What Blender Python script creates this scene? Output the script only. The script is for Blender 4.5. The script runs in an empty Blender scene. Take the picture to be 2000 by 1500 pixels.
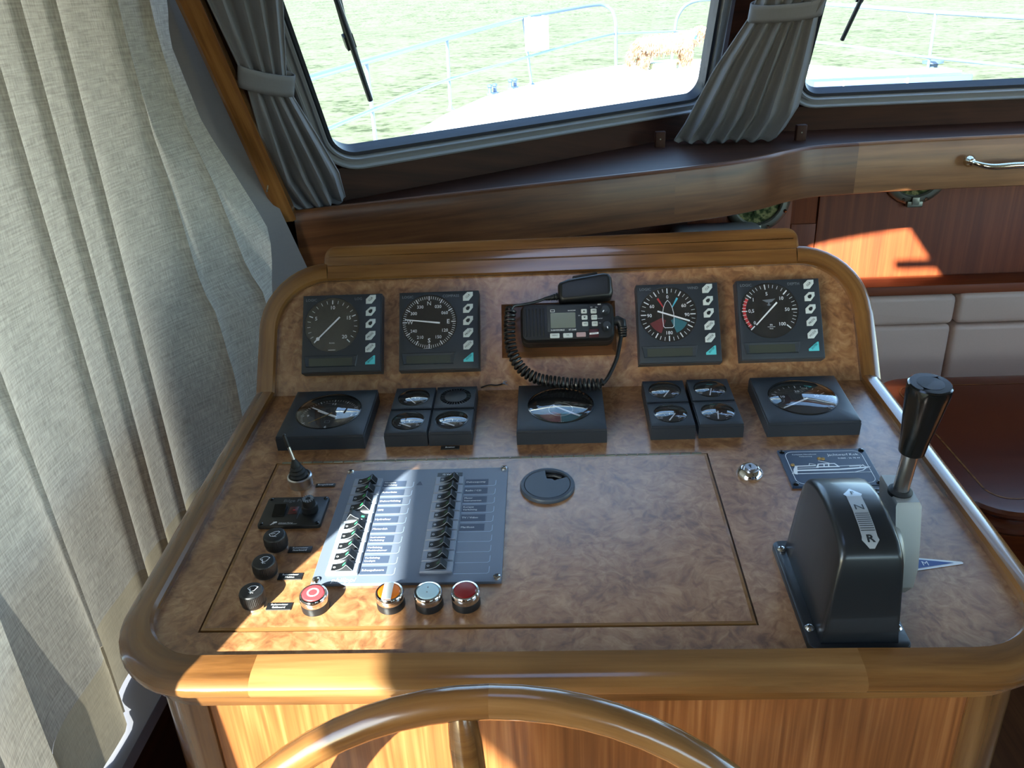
import bpy, bmesh, math, random
from mathutils import Vector, Matrix
random.seed(7)
S = bpy.context.scene
COL = S.collection
R = math.radians
PI = math.pi

# ------------------------------------------------------------------ camera
cam_d = bpy.data.cameras.new('camera')
cam = bpy.data.objects.new('camera', cam_d)
COL.objects.link(cam)
right = Vector((0.99830, 0.03421, -0.04730))
back = -Vector((-0.05111, 0.90352, -0.42545)).normalized()
upv = back.cross(right).normalized()
right = upv.cross(back).normalized()
cam.matrix_world = Matrix(((right.x, upv.x, back.x, 0.0093), (right.y, upv.y, back.y, -1.0310),
                           (right.z, upv.z, back.z, 1.5440), (0, 0, 0, 1)))
cam_d.sensor_width = 36.0
cam_d.lens = 36.0 * 1635.97 / 2000.0
cam_d.clip_start = 0.02
cam_d.clip_end = 2000
S.camera = cam

# ------------------------------------------------------------------ light and exposure
SUN_DIR = Vector((0.376, 0.776, -0.495)).normalized()
w = bpy.data.worlds.new('world')
S.world = w
w.use_nodes = True
wn = w.node_tree
wn.nodes.clear()
wo = wn.nodes.new('ShaderNodeOutputWorld')
bg = wn.nodes.new('ShaderNodeBackground')
sk = wn.nodes.new('ShaderNodeTexSky')
sk.sky_type = 'NISHITA'
sk.sun_disc = False
sk.sun_elevation = R(29.8)
sk.sun_rotation = R(206)
sk.air_density = 1.0
sk.dust_density = 0.5
sk.ozone_density = 1.2
bg.inputs['Strength'].default_value = 1.0
wn.links.new(sk.outputs[0], bg.inputs['Color'])
wn.links.new(bg.outputs[0], wo.inputs['Surface'])
sun_d = bpy.data.lights.new('sun', 'SUN')
sun_d.energy = 32.0
sun_d.color = (1.0, 0.95, 0.86)
sun_d.angle = R(0.53)
sun = bpy.data.objects.new('sun', sun_d)
COL.objects.link(sun)
sun.rotation_euler = SUN_DIR.to_track_quat('-Z', 'Y').to_euler()
sun.location = (-4, -8, 6)
S.view_settings.view_transform = 'Standard'
S.view_settings.look = 'None'
S.view_settings.exposure = 0.48
S.view_settings.gamma = 1.0
S.view_settings.use_curve_mapping = False

# ------------------------------------------------------------------ materials
def srgb(r, g, b):
    f = lambda c: (c / 12.92 if c <= 0.04045 else ((c + 0.055) / 1.055) ** 2.4)
    return (f(r / 255), f(g / 255), f(b / 255), 1)

def mat(name):
    m = bpy.data.materials.new(name)
    m.use_nodes = True
    return m, m.node_tree, m.node_tree.nodes['Principled BSDF']

def pm(name, col, rough=0.5, metal=0.0, spec=0.5, coat=0.0, noise=0.0, bump=0.0, nscale=200):
    m, t, b = mat(name)
    b.inputs['Base Color'].default_value = col
    b.inputs['Roughness'].default_value = rough
    b.inputs['Metallic'].default_value = metal
    b.inputs['Specular IOR Level'].default_value = spec
    b.inputs['Coat Weight'].default_value = coat
    if noise or bump:
        tc = t.nodes.new('ShaderNodeTexCoord')
        n = t.nodes.new('ShaderNodeTexNoise')
        n.inputs['Scale'].default_value = nscale
        n.inputs['Detail'].default_value = 3
        t.links.new(tc.outputs['Object'], n.inputs['Vector'])
        if noise:
            mx = t.nodes.new('ShaderNodeMixRGB')
            mx.blend_type = 'MULTIPLY'
            mx.inputs['Fac'].default_value = noise
            mx.inputs['Color1'].default_value = col
            t.links.new(n.outputs['Fac'], mx.inputs['Color2'])
            t.links.new(mx.outputs[0], b.inputs['Base Color'])
        if bump:
            bp = t.nodes.new('ShaderNodeBump')
            bp.inputs['Strength'].default_value = bump
            bp.inputs['Distance'].default_value = 0.001
            t.links.new(n.outputs['Fac'], bp.inputs['Height'])
            t.links.new(bp.outputs[0], b.inputs['Normal'])
    return m

def ramp(t, stops):
    r = t.nodes.new('ShaderNodeValToRGB')
    e = r.color_ramp.elements
    while len(e) < len(stops):
        e.new(0.5)
    for k, (p, c) in enumerate(stops):
        e[k].position = p
        e[k].color = c
    return r

def wood(name, dark, mid, light, rough=0.22, su=3.0, sv=55.0, coat=0.35, cath=0.0):
    # grain runs along UV u (metres)
    m, t, b = mat(name)
    uv = t.nodes.new('ShaderNodeUVMap'); uv.uv_map = 'UVMap'
    oi = t.nodes.new('ShaderNodeObjectInfo')
    ad = t.nodes.new('ShaderNodeVectorMath'); ad.operation = 'MULTIPLY_ADD'
    t.links.new(oi.outputs['Random'], ad.inputs[0])
    ad.inputs[1].default_value = (7.3, 3.1, 5.0)
    t.links.new(uv.outputs[0], ad.inputs[2])
    mp = t.nodes.new('ShaderNodeMapping')
    mp.inputs['Scale'].default_value = (su, sv, 1)
    t.links.new(ad.outputs[0], mp.inputs['Vector'])
    n1 = t.nodes.new('ShaderNodeTexNoise')
    n1.inputs['Scale'].default_value = 1.0; n1.inputs['Detail'].default_value = 6; n1.inputs['Roughness'].default_value = 0.62
    n1.inputs['Distortion'].default_value = 0.35
    t.links.new(mp.outputs[0], n1.inputs['Vector'])
    mp2 = t.nodes.new('ShaderNodeMapping')
    mp2.inputs['Scale'].default_value = (su * 1.1, sv * 0.22, 1)
    t.links.new(ad.outputs[0], mp2.inputs['Vector'])
    n2 = t.nodes.new('ShaderNodeTexNoise')
    n2.inputs['Scale'].default_value = 0.8; n2.inputs['Detail'].default_value = 2
    t.links.new(mp2.outputs[0], n2.inputs['Vector'])
    mu = t.nodes.new('ShaderNodeMath'); mu.operation = 'MULTIPLY'
    mu.inputs[1].default_value = 5.0 + 9.0 * cath
    t.links.new(n2.outputs['Fac'], mu.inputs[0])
    sn = t.nodes.new('ShaderNodeMath'); sn.operation = 'SINE'
    m6 = t.nodes.new('ShaderNodeMath'); m6.operation = 'MULTIPLY'; m6.inputs[1].default_value = 6.283
    t.links.new(mu.outputs[0], m6.inputs[0]); t.links.new(m6.outputs[0], sn.inputs[0])
    mix = t.nodes.new('ShaderNodeMath'); mix.operation = 'MULTIPLY_ADD'
    mix.inputs[1].default_value = 0.045 + 0.08 * cath
    t.links.new(sn.outputs[0], mix.inputs[0]); t.links.new(n1.outputs['Fac'], mix.inputs[2])
    rp = ramp(t, [(0.26, dark), (0.5, mid), (0.76, light)])
    t.links.new(mix.outputs[0], rp.inputs['Fac'])
    t.links.new(rp.outputs[0], b.inputs['Base Color'])
    b.inputs['Roughness'].default_value = rough
    b.inputs['Coat Weight'].default_value = coat
    b.inputs['Coat Roughness'].default_value = 0.08
    bp = t.nodes.new('ShaderNodeBump'); bp.inputs['Strength'].default_value = 0.08; bp.inputs['Distance'].default_value = 0.0006
    t.links.new(n1.outputs['Fac'], bp.inputs['Height']); t.links.new(bp.outputs[0], b.inputs['Normal'])
    return m

TEAK = wood('honey_teak', srgb(74, 46, 22), srgb(112, 74, 38), srgb(138, 98, 54), rough=0.22, coat=0.5)
TEAKL = wood('light_teak', srgb(96, 64, 34), srgb(128, 90, 52), srgb(150, 112, 68), rough=0.2, coat=0.5)
VENEER = wood('teak_veneer', srgb(104, 60, 30), srgb(132, 80, 42), srgb(160, 106, 62), rough=0.32, su=2.2, sv=140, cath=0.3, coat=0.2)
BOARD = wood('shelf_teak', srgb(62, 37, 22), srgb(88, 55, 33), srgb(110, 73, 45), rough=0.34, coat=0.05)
DARKW = wood('dark_teak', srgb(34, 17, 11), srgb(48, 25, 16), srgb(62, 35, 23), rough=0.5, coat=0.0)
DARKW.node_tree.nodes['Principled BSDF'].inputs['Specular IOR Level'].default_value = 0.15
MAHOG = wood('red_mahogany', srgb(92, 42, 20), srgb(116, 56, 27), srgb(138, 72, 38), rough=0.45, su=1.2, sv=60, coat=0.0)
MAHOG.node_tree.nodes['Principled BSDF'].inputs['Specular IOR Level'].default_value = 0.25
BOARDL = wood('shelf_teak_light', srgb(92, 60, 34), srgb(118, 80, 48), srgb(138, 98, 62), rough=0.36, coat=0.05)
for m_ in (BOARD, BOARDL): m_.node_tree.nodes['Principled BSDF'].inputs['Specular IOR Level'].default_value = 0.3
TABLE = wood('table_mahogany', srgb(62, 25, 11), srgb(76, 31, 14), srgb(90, 40, 18), rough=0.25)
FLOORW = wood('floor_teak', srgb(60, 36, 20), srgb(90, 56, 32), srgb(112, 74, 44), rough=0.4)

def burl():
    m, t, b = mat('burl_veneer')
    tc = t.nodes.new('ShaderNodeTexCoord')
    n0 = t.nodes.new('ShaderNodeTexNoise'); n0.inputs['Scale'].default_value = 14; n0.inputs['Detail'].default_value = 3
    t.links.new(tc.outputs['Object'], n0.inputs['Vector'])
    v = t.nodes.new('ShaderNodeVectorMath'); v.operation = 'MULTIPLY_ADD'
    t.links.new(n0.outputs['Color'], v.inputs[0]); v.inputs[1].default_value = (0.06, 0.06, 0.06)
    t.links.new(tc.outputs['Object'], v.inputs[2])
    n1 = t.nodes.new('ShaderNodeTexNoise'); n1.inputs['Scale'].default_value = 85; n1.inputs['Detail'].default_value = 5; n1.inputs['Roughness'].default_value = 0.6
    n1.inputs['Distortion'].default_value = 0.5
    t.links.new(v.outputs[0], n1.inputs['Vector'])
    n2 = t.nodes.new('ShaderNodeTexNoise'); n2.inputs['Scale'].default_value = 17; n2.inputs['Detail'].default_value = 3
    t.links.new(tc.outputs['Object'], n2.inputs['Vector'])
    a = t.nodes.new('ShaderNodeMath'); a.operation = 'MULTIPLY_ADD'
    a.inputs[1].default_value = 0.45
    t.links.new(n2.outputs['Fac'], a.inputs[0]); t.links.new(n1.outputs['Fac'], a.inputs[2])
    rp = ramp(t, [(0.50, srgb(104, 66, 40)), (0.68, srgb(138, 95, 60)), (0.80, srgb(154, 111, 74)), (0.92, srgb(170, 130, 92))])
    t.links.new(a.outputs[0], rp.inputs['Fac'])
    vo = t.nodes.new('ShaderNodeTexNoise'); vo.inputs['Scale'].default_value = 95; vo.inputs['Detail'].default_value = 1
    t.links.new(v.outputs[0], vo.inputs['Vector'])
    vr = ramp(t, [(0.28, (0.45, 0.36, 0.28, 1)), (0.38, (1, 1, 1, 1))])
    t.links.new(vo.outputs['Fac'], vr.inputs['Fac'])
    mx = t.nodes.new('ShaderNodeMixRGB'); mx.blend_type = 'MULTIPLY'; mx.inputs['Fac'].default_value = 0.4
    t.links.new(rp.outputs[0], mx.inputs['Color1']); t.links.new(vr.outputs[0], mx.inputs['Color2'])
    t.links.new(mx.outputs[0], b.inputs['Base Color'])
    b.inputs['Roughness'].default_value = 0.34
    b.inputs['Specular IOR Level'].default_value = 0.5
    b.inputs['Coat Weight'].default_value = 0.7
    b.inputs['Coat IOR'].default_value = 1.6
    b.inputs['Coat Roughness'].default_value = 0.26
    return m
BURL = burl()

def fabric(name, col, trans, weave=0.25):
    m, t, b = mat(name)
    out = t.nodes['Material Output']
    t.nodes.remove(b)
    uv = t.nodes.new('ShaderNodeUVMap'); uv.uv_map = 'UVMap'
    def nz(sx, sy, det):
        mp = t.nodes.new('ShaderNodeMapping'); mp.inputs['Scale'].default_value = (sx, sy, 1)
        t.links.new(uv.outputs[0], mp.inputs['Vector'])
        n = t.nodes.new('ShaderNodeTexNoise'); n.inputs['Scale'].default_value = 1; n.inputs['Detail'].default_value = det
        t.links.new(mp.outputs[0], n.inputs['Vector'])
        return n
    na = nz(25, 420, 3); nb = nz(600, 60, 2)
    ad = t.nodes.new('ShaderNodeMath'); ad.operation = 'ADD'
    t.links.new(na.outputs['Fac'], ad.inputs[0]); t.links.new(nb.outputs['Fac'], ad.inputs[1])
    hv = t.nodes.new('ShaderNodeMath'); hv.operation = 'MULTIPLY'; hv.inputs[1].default_value = 0.5
    t.links.new(ad.outputs[0], hv.inputs[0])
    lo = tuple(c * (1 - weave) for c in col[:3]) + (1,)
    hi = tuple(min(1, c * (1 + weave)) for c in col[:3]) + (1,)
    rp = ramp(t, [(0.36, lo), (0.64, hi)])
    t.links.new(hv.outputs[0], rp.inputs['Fac'])
    d = t.nodes.new('ShaderNodeBsdfDiffuse'); tr = t.nodes.new('ShaderNodeBsdfTranslucent')
    t.links.new(rp.outputs[0], d.inputs['Color']); t.links.new(rp.outputs[0], tr.inputs['Color'])
    mx = t.nodes.new('ShaderNodeMixShader'); mx.inputs['Fac'].default_value = trans
    t.links.new(d.outputs[0], mx.inputs[1]); t.links.new(tr.outputs[0], mx.inputs[2])
    t.links.new(mx.outputs[0], out.inputs['Surface'])
    bp = t.nodes.new('ShaderNodeBump'); bp.inputs['Strength'].default_value = 0.12; bp.inputs['Distance'].default_value = 0.001
    t.links.new(hv.outputs[0], bp.inputs['Height']); t.links.new(bp.outputs[0], d.inputs['Normal'])
    return m
LINEN = fabric('linen_curtain', srgb(166, 160, 150), 0.115, 0.26)
HEMF = fabric('linen_hem', srgb(150, 140, 122), 0.16, 0.12)
GREYF = fabric('grey_lining', srgb(112, 113, 116), 0.03, 0.03)
TIEDF = fabric('grey_curtain', srgb(116, 118, 124), 0.05, 0.03)

def glass(name, tint=(1, 1, 1, 1), rough=0.0, mul=1.0):
    m, t, b = mat(name)
    out = t.nodes['Material Output']; t.nodes.remove(b)
    tr = t.nodes.new('ShaderNodeBsdfTransparent'); tr.inputs['Color'].default_value = tint
    gl = t.nodes.new('ShaderNodeBsdfGlossy'); gl.inputs['Roughness'].default_value = rough
    lw = t.nodes.new('ShaderNodeLayerWeight'); lw.inputs['Blend'].default_value = 0.5
    pw = t.nodes.new('ShaderNodeMath'); pw.operation = 'POWER'; pw.inputs[1].default_value = 5.0
    t.links.new(lw.outputs['Facing'], pw.inputs[0])
    mm = t.nodes.new('ShaderNodeMath'); mm.operation = 'MULTIPLY_ADD'
    mm.inputs[1].default_value = 0.96 * mul; mm.inputs[2].default_value = 0.04 * mul
    mm.use_clamp = True
    t.links.new(pw.outputs[0], mm.inputs[0])
    mx = t.nodes.new('ShaderNodeMixShader')
    t.links.new(mm.outputs[0], mx.inputs['Fac']); t.links.new(tr.outputs[0], mx.inputs[1]); t.links.new(gl.outputs[0], mx.inputs[2])
    t.links.new(mx.outputs[0], out.inputs['Surface'])
    return m
PANE = glass('window_glass', (0.93, 0.97, 0.96, 1))
LENS = glass('gauge_lens', (0.97, 0.98, 1, 1), 0.02, 3.0)

HOUS = pm('slate_housing', srgb(37, 43, 51), 0.45, noise=0.1, nscale=900)
HOUS2 = pm('slate_face', srgb(38, 44, 52), 0.5)
BLACK = pm('black_plastic', srgb(22, 23, 25), 0.4)
BLACKG = pm('gloss_black', srgb(16, 17, 18), 0.16)
DIAL = pm('dial_black', srgb(14, 15, 17), 0.6)
RUB = pm('black_rubber', srgb(18, 19, 21), 0.6)
CORD = pm('cord_black', srgb(20, 22, 24), 0.38)
WHITE = pm('white_print', srgb(232, 236, 240), 0.5)
PRINT = pm('grey_print', srgb(120, 126, 134), 0.5)
DPRINT = pm('dark_print', srgb(22, 26, 30), 0.5)
NEEDLE = pm('needle_white', srgb(245, 247, 250), 0.4)
KEYB = pm('key_pale_grey', srgb(196, 204, 204), 0.5)
KEYC = pm('key_turquoise', srgb(84, 192, 200), 0.5)
LCD = pm('lcd_grey', srgb(62, 66, 60), 0.25)
LCDG = pm('lcd_olive', srgb(96, 100, 78), 0.22)
REDP = pm('red_print', srgb(200, 50, 56), 0.5)
REDD = pm('dim_red_print', srgb(112, 40, 46), 0.5)
TEALP = pm('cyan_print', srgb(80, 190, 220), 0.5)
TEALD = pm('dim_teal_print', srgb(40, 110, 124), 0.5)
CHROME = pm('chrome', (0.75, 0.76, 0.78, 1), 0.1, 1.0)
STEEL = pm('brushed_steel', (0.55, 0.55, 0.56, 1), 0.28, 1.0)
BRASSN = pm('nickel_brass', (0.72, 0.66, 0.50, 1), 0.14, 1.0)
BRONZE = pm('aged_bronze', (0.22, 0.23, 0.19, 1), 0.4, 0.8)
PLATE = pm('switch_plate_metal', srgb(104, 114, 132), 0.4, 0.05, noise=0.06, nscale=500)
STRIP = pm('switch_strip', srgb(128, 136, 150), 0.4, 0.05)
LBL = pm('label_strip_dark', srgb(60, 72, 94), 0.5)
LINEP = pm('plate_line', srgb(172, 194, 222), 0.5)
GREENL = pm('green_lamp', srgb(70, 220, 130), 0.3)
GREEND = pm('green_lamp_off', srgb(40, 84, 60), 0.3)
ROCK = pm('rocker_black', srgb(24, 26, 30), 0.35)
ROCKS = pm('rocker_side_white', srgb(150, 158, 168), 0.4)
REDB = pm('red_button', srgb(192, 62, 68), 0.35)
DREDB = pm('dark_red_lens', srgb(126, 22, 24), 0.22)
ORANGEB = pm('orange_lens', srgb(238, 120, 20), 0.25)
CLEARB = pm('clear_lens', srgb(176, 206, 216), 0.2)
GROM = pm('grommet_grey', srgb(60, 68, 80), 0.42)
NAVY = pm('nameplate_navy', srgb(28, 46, 70), 0.3)
FLAGB = pm('pennant_blue', srgb(24, 66, 138), 0.4)
THROT = pm('throttle_black', srgb(24, 27, 31), 0.34, coat=0.15, noise=0.15, nscale=60)
ARMW = pm('lever_aluminium', srgb(150, 150, 147), 0.42, 0.3)
STICK = pm('sticker_silver', srgb(168, 174, 180), 0.35, 0.4)
ALU = pm('anodised_frame', srgb(134, 138, 144), 0.38, 0.35)
ALUD = pm('dark_frame', srgb(58, 64, 74), 0.4, 0.4)
SEAL = pm('rubber_seal', srgb(26, 30, 40), 0.55)
LEATH = pm('taupe_leather', srgb(206, 178, 158), 0.5, noise=0.08, bump=0.15, nscale=300)
DECKW = pm('white_gelcoat', srgb(236, 238, 240), 0.35)
DECKY = pm('cream_gelcoat', srgb(140, 142, 108), 0.5)
DECKB = pm('grey_blue_trim_and_shade', srgb(62, 82, 112), 0.5)  # deck fittings; on the deck box this blue-grey paints its shaded side
RAILM = pm('rail_steel', (0.12, 0.17, 0.25, 1), 0.4, 0.3)
BOARDW = pm('white_panel', srgb(240, 240, 242), 0.5)
CEIL = pm('ceiling_vinyl', srgb(150, 140, 126), 0.7)
LEDGE = pm('painted_ledge', srgb(118, 118, 126), 0.3)
HULLP = pm('grey_panel', srgb(150, 150, 156), 0.5)
BLUEC = pm('blue_collar', srgb(40, 120, 200), 0.6)
AMBER = pm('dim_amber_mark', srgb(150, 120, 60), 0.5)
WHITEB = pm('white_tape', srgb(236, 236, 232), 0.5)

def grass():
    m, t, b = mat('meadow_grass')
    tc = t.nodes.new('ShaderNodeTexCoord')
    def nz(s, d):
        n = t.nodes.new('ShaderNodeTexNoise'); n.inputs['Scale'].default_value = s; n.inputs['Detail'].default_value = d
        n.inputs['Roughness'].default_value = 0.65
        t.links.new(tc.outputs['Object'], n.inputs['Vector'])
        return n
    n1 = nz(3.0, 4); n2 = nz(0.5, 3)
    a = t.nodes.new('ShaderNodeMath'); a.operation = 'MULTIPLY_ADD'; a.inputs[1].default_value = 0.5
    t.links.new(n2.outputs['Fac'], a.inputs[0]); t.links.new(n1.outputs['Fac'], a.inputs[2])
    rp = ramp(t, [(0.58, srgb(52, 60, 36)), (0.70, srgb(88, 92, 70)), (0.84, srgb(96, 98, 82))])
    t.links.new(a.outputs[0], rp.inputs['Fac']); t.links.new(rp.outputs[0], b.inputs['Base Color'])
    b.inputs['Roughness'].default_value = 0.9
    b.inputs['Specular IOR Level'].default_value = 0.1
    return m
GRASS = grass()

def furm():
    m, t, b = mat('shaggy_fur')
    tc = t.nodes.new('ShaderNodeTexCoord')
    n = t.nodes.new('ShaderNodeTexNoise'); n.inputs['Scale'].default_value = 22; n.inputs['Detail'].default_value = 4
    t.links.new(tc.outputs['Object'], n.inputs['Vector'])
    rp = ramp(t, [(0.35, srgb(120, 88, 66)), (0.65, srgb(176, 146, 118))])
    t.links.new(n.outputs['Fac'], rp.inputs['Fac']); t.links.new(rp.outputs[0], b.inputs['Base Color'])
    b.inputs['Roughness'].default_value = 0.9
    return m
FUR = furm()
FURD = pm('dark_fur', srgb(84, 76, 84), 0.9)

# ------------------------------------------------------------------ mesh builder
class G:
    def __init__(s):
        s.v = []; s.f = []; s.uv = {}
    def add(s, vs, fs, uvs=None):
        o = len(s.v); s.v += [tuple(p) for p in vs]
        for k, f in enumerate(fs):
            if uvs: s.uv[len(s.f)] = uvs[k]
            s.f.append(tuple(i + o for i in f))
        return s
    def box(s, c, d, rz=0.0, bev=0.0, M=None):
        x, y, z = d[0] / 2, d[1] / 2, d[2] / 2
        if bev > 0:
            return s.prism_z(rrect(-x, x, -y, y, min(bev, x * .99, y * .99), 3), -z, z, bev=min(bev * .6, z * .9), c=c, rz=rz, M=M)
        vs = [(-x, -y, -z), (x, -y, -z), (x, y, -z), (-x, y, -z), (-x, -y, z), (x, -y, z), (x, y, z), (-x, y, z)]
        fs = [(0, 3, 2, 1), (4, 5, 6, 7), (0, 1, 5, 4), (1, 2, 6, 5), (2, 3, 7, 6), (3, 0, 4, 7)]
        return s.add(tf(vs, c, rz, M), fs)
    def prism_z(s, pts, z0, z1, bev=0.0, c=(0, 0, 0), rz=0.0, M=None, both=False):
        # outline in xy extruded z0..z1, top edge eased by bev
        rings = []
        if both: rings += [(offs(pts, -bev), z0), (pts, z0 + bev)]
        else: rings += [(pts, z0)]
        if bev > 0: rings += [(pts, z1 - bev), (offs(pts, -bev * .35), z1 - bev * .3), (offs(pts, -bev), z1)]
        else: rings += [(pts, z1)]
        return s.loft([[(p[0], p[1], z) for p in r] for r, z in rings], True, True, c=c, rz=rz, M=M)
    def loft(s, rings, cap0=True, cap1=True, closed=True, c=(0, 0, 0), rz=0.0, M=None):
        n = len(rings[0]); vs = [p for r in rings for p in r]; fs = []
        for k in range(len(rings) - 1):
            for i in range(n if closed else n - 1):
                j = (i + 1) % n
                fs.append((k * n + i, k * n + j, (k + 1) * n + j, (k + 1) * n + i))
        if cap0: fs.append(tuple(range(n - 1, -1, -1)))
        if cap1: fs.append(tuple((len(rings) - 1) * n + i for i in range(n)))
        return s.add(tf(vs, c, rz, M), fs)
    def lathe(s, prof, n=32, c=(0, 0, 0), M=None, cap0=True, cap1=True):
        rings = [[(r * math.cos(2 * PI * i / n), r * math.sin(2 * PI * i / n), z) for i in range(n)] for r, z in prof]
        return s.loft(rings, cap0, cap1, c=c, M=M)
    def tube(s, path, r, n=10, cap=True, closed=False):
        path = [Vector(p) for p in path]; N = len(path); rings = []
        t0 = (path[1] - path[0]).normalized()
        u = t0.orthogonal().normalized()
        for k in range(N):
            if closed: t = (path[(k + 1) % N] - path[k - 1]).normalized()
            else: t = (path[min(k + 1, N - 1)] - path[max(k - 1, 0)]).normalized()
            u = (u - t * u.dot(t)).normalized(); b = t.cross(u)
            rr = r[k] if isinstance(r, (list, tuple)) else r
            rings.append([tuple(path[k] + (u * math.cos(2 * PI * i / n) + b * math.sin(2 * PI * i / n)) * rr) for i in range(n)])
        if closed: rings.append(rings[0])
        return s.loft(rings, cap and not closed, cap and not closed)
    def sweep(s, frames, prof, caps=True):
        # frames: list of (point, side, up); prof list of (a, b, ) closed; uv u = length
        rings = []; L = [0.0]
        for k, (p, sd, u) in enumerate(frames):
            pr = prof(k) if callable(prof) else prof
            rings.append([tuple(Vector(p) + Vector(sd) * a + Vector(u) * b) for a, b in pr])
            if k: L.append(L[-1] + (Vector(p) - Vector(frames[k - 1][0])).length)
        n = len(rings[0]); pr = prof(0) if callable(prof) else prof
        V = [0.0]
        for i in range(n): V.append(V[-1] + math.dist(pr[i], pr[(i + 1) % n]))
        vs = [p for r in rings for p in r]; fs = []; uvs = []
        for k in range(len(rings) - 1):
            for i in range(n):
                j = (i + 1) % n
                fs.append((k * n + i, (k + 1) * n + i, (k + 1) * n + j, k * n + j))
                uvs.append(((L[k], V[i]), (L[k + 1], V[i]), (L[k + 1], V[i + 1]), (L[k], V[i + 1])))
        if caps:
            fs.append(tuple(range(n))); uvs.append(tuple((pr[i][1], pr[i][0]) for i in range(n)))
            m = len(rings) - 1
            fs.append(tuple(m * n + i for i in range(n - 1, -1, -1))); uvs.append(tuple((pr[i][1], pr[i][0]) for i in range(n - 1, -1, -1)))
        return s.add(vs, fs, uvs)
    def grid(s, P, uvs):
        nr, nc = len(P), len(P[0]); vs = [p for r in P for p in r]; fs = []; uu = []
        for a in range(nr - 1):
            for b in range(nc - 1):
                fs.append((a * nc + b, a * nc + b + 1, (a + 1) * nc + b + 1, (a + 1) * nc + b))
                uu.append((uvs[a][b], uvs[a][b + 1], uvs[a + 1][b + 1], uvs[a + 1][b]))
        return s.add(vs, fs, uu)
    def poly(s, pts, z=0.0, c=(0, 0, 0), rz=0.0, M=None, th=0.0):
        if th: return s.prism_z(pts, z, z + th, c=c, rz=rz, M=M)
        return s.add(tf([(p[0], p[1], z) for p in pts], c, rz, M), [tuple(range(len(pts)))])
    def seg(s, a, b, wd, z=0.0, th=0.0):   # flat stroke from a to b
        d = Vector((b[0] - a[0], b[1] - a[1])); n = Vector((-d.y, d.x)).normalized() * wd / 2
        return s.poly([(a[0] - n.x, a[1] - n.y), (b[0] - n.x, b[1] - n.y), (b[0] + n.x, b[1] + n.y), (a[0] + n.x, a[1] + n.y)], z, th=th)
    def polyline(s, pts, wd, z=0.0, closed=False):
        q = list(pts) + ([pts[0]] if closed else [])
        for a, b in zip(q, q[1:]):
            d = math.dist(a, b) or 1
            e = wd * 0.3 / d
            s.seg((a[0] - (b[0] - a[0]) * e, a[1] - (b[1] - a[1]) * e), (b[0] + (b[0] - a[0]) * e, b[1] + (b[1] - a[1]) * e), wd, z)
        return s
    def ring(s, r0, r1, z, n=48, c=(0, 0), a0=0, a1=360):
        full = abs(a1 - a0) >= 360
        k = n if full else n + 1
        A = [R(a0 + (a1 - a0) * i / n) for i in range(k)]
        vs = [(c[0] + r0 * math.cos(a), c[1] + r0 * math.sin(a), z) for a in A] + [(c[0] + r1 * math.cos(a), c[1] + r1 * math.sin(a), z) for a in A]
        fs = []
        for i in range(k if full else k - 1):
            j = (i + 1) % k
            fs.append((i, k + i, k + j, j))
        return s.add(vs, fs)
    def disc(s, r, z, n=40, c=(0, 0)):
        return s.poly([(c[0] + r * math.cos(2 * PI * i / n), c[1] + r * math.sin(2 * PI * i / n)) for i in range(n)], z)
    def text(s, txt, size, x, y, z, ax='C', rz=0.0, ex=0.0, bold=0.0, sx=1.0, shear=0.0):
        cu = bpy.data.curves.new('t', 'FONT'); cu.body = txt; cu.size = size
        cu.align_x = {'C': 'CENTER', 'L': 'LEFT', 'R': 'RIGHT'}[ax]; cu.align_y = 'CENTER'
        if any(ch in txt for ch in 'MWNKphi'): bold = 0
        cu.resolution_u = 2; cu.offset = bold * size; cu.shear = shear
        ob = bpy.data.objects.new('t', cu)
        me = ob.to_mesh()
        c_, s_ = math.cos(rz), math.sin(rz)
        vs = [(x + v.co.x * sx * c_ - v.co.y * s_, y + v.co.x * sx * s_ + v.co.y * c_, z) for v in me.vertices]
        s.add(vs, [tuple(p.vertices) for p in me.polygons])
        ob.to_mesh_clear(); bpy.data.objects.remove(ob); bpy.data.curves.remove(cu)
        return s

def tf(vs, c=(0, 0, 0), rz=0.0, M=None):
    if M is not None: vs = [tuple(M @ Vector(v)) for v in vs]
    if rz:
        a, b = math.cos(rz), math.sin(rz); vs = [(v[0] * a - v[1] * b, v[0] * b + v[1] * a, v[2]) for v in vs]
    return [(v[0] + c[0], v[1] + c[1], v[2] + c[2]) for v in vs]

def rrect(x0, x1, y0, y1, r, n=4):
    o = []
    for cx, cy, a in ((x1 - r, y1 - r, 0), (x0 + r, y1 - r, 90), (x0 + r, y0 + r, 180), (x1 - r, y0 + r, 270)):
        for i in range(n + 1):
            t = R(a + 90 * i / n); o.append((cx + r * math.cos(t), cy + r * math.sin(t)))
    return o

def offs(pts, d):
    n = len(pts); o = []
    ar = sum(pts[i][0] * pts[(i + 1) % n][1] - pts[(i + 1) % n][0] * pts[i][1] for i in range(n))
    sg = 1 if ar > 0 else -1
    for i in range(n):
        a, b, c = Vector(pts[i - 1][:2]), Vector(pts[i][:2]), Vector(pts[(i + 1) % n][:2])
        e1 = (b - a); e2 = (c - b)
        if e1.length < 1e-9: e1 = e2
        if e2.length < 1e-9: e2 = e1
        n1 = Vector((e1.y, -e1.x)).normalized() * sg; n2 = Vector((e2.y, -e2.x)).normalized() * sg
        m = n1 + n2
        if m.length < 1e-6: m = n1
        m.normalize(); k = d / max(0.35, m.dot(n1))
        o.append((b.x + m.x * k, b.y + m.y * k))
    return o

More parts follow.
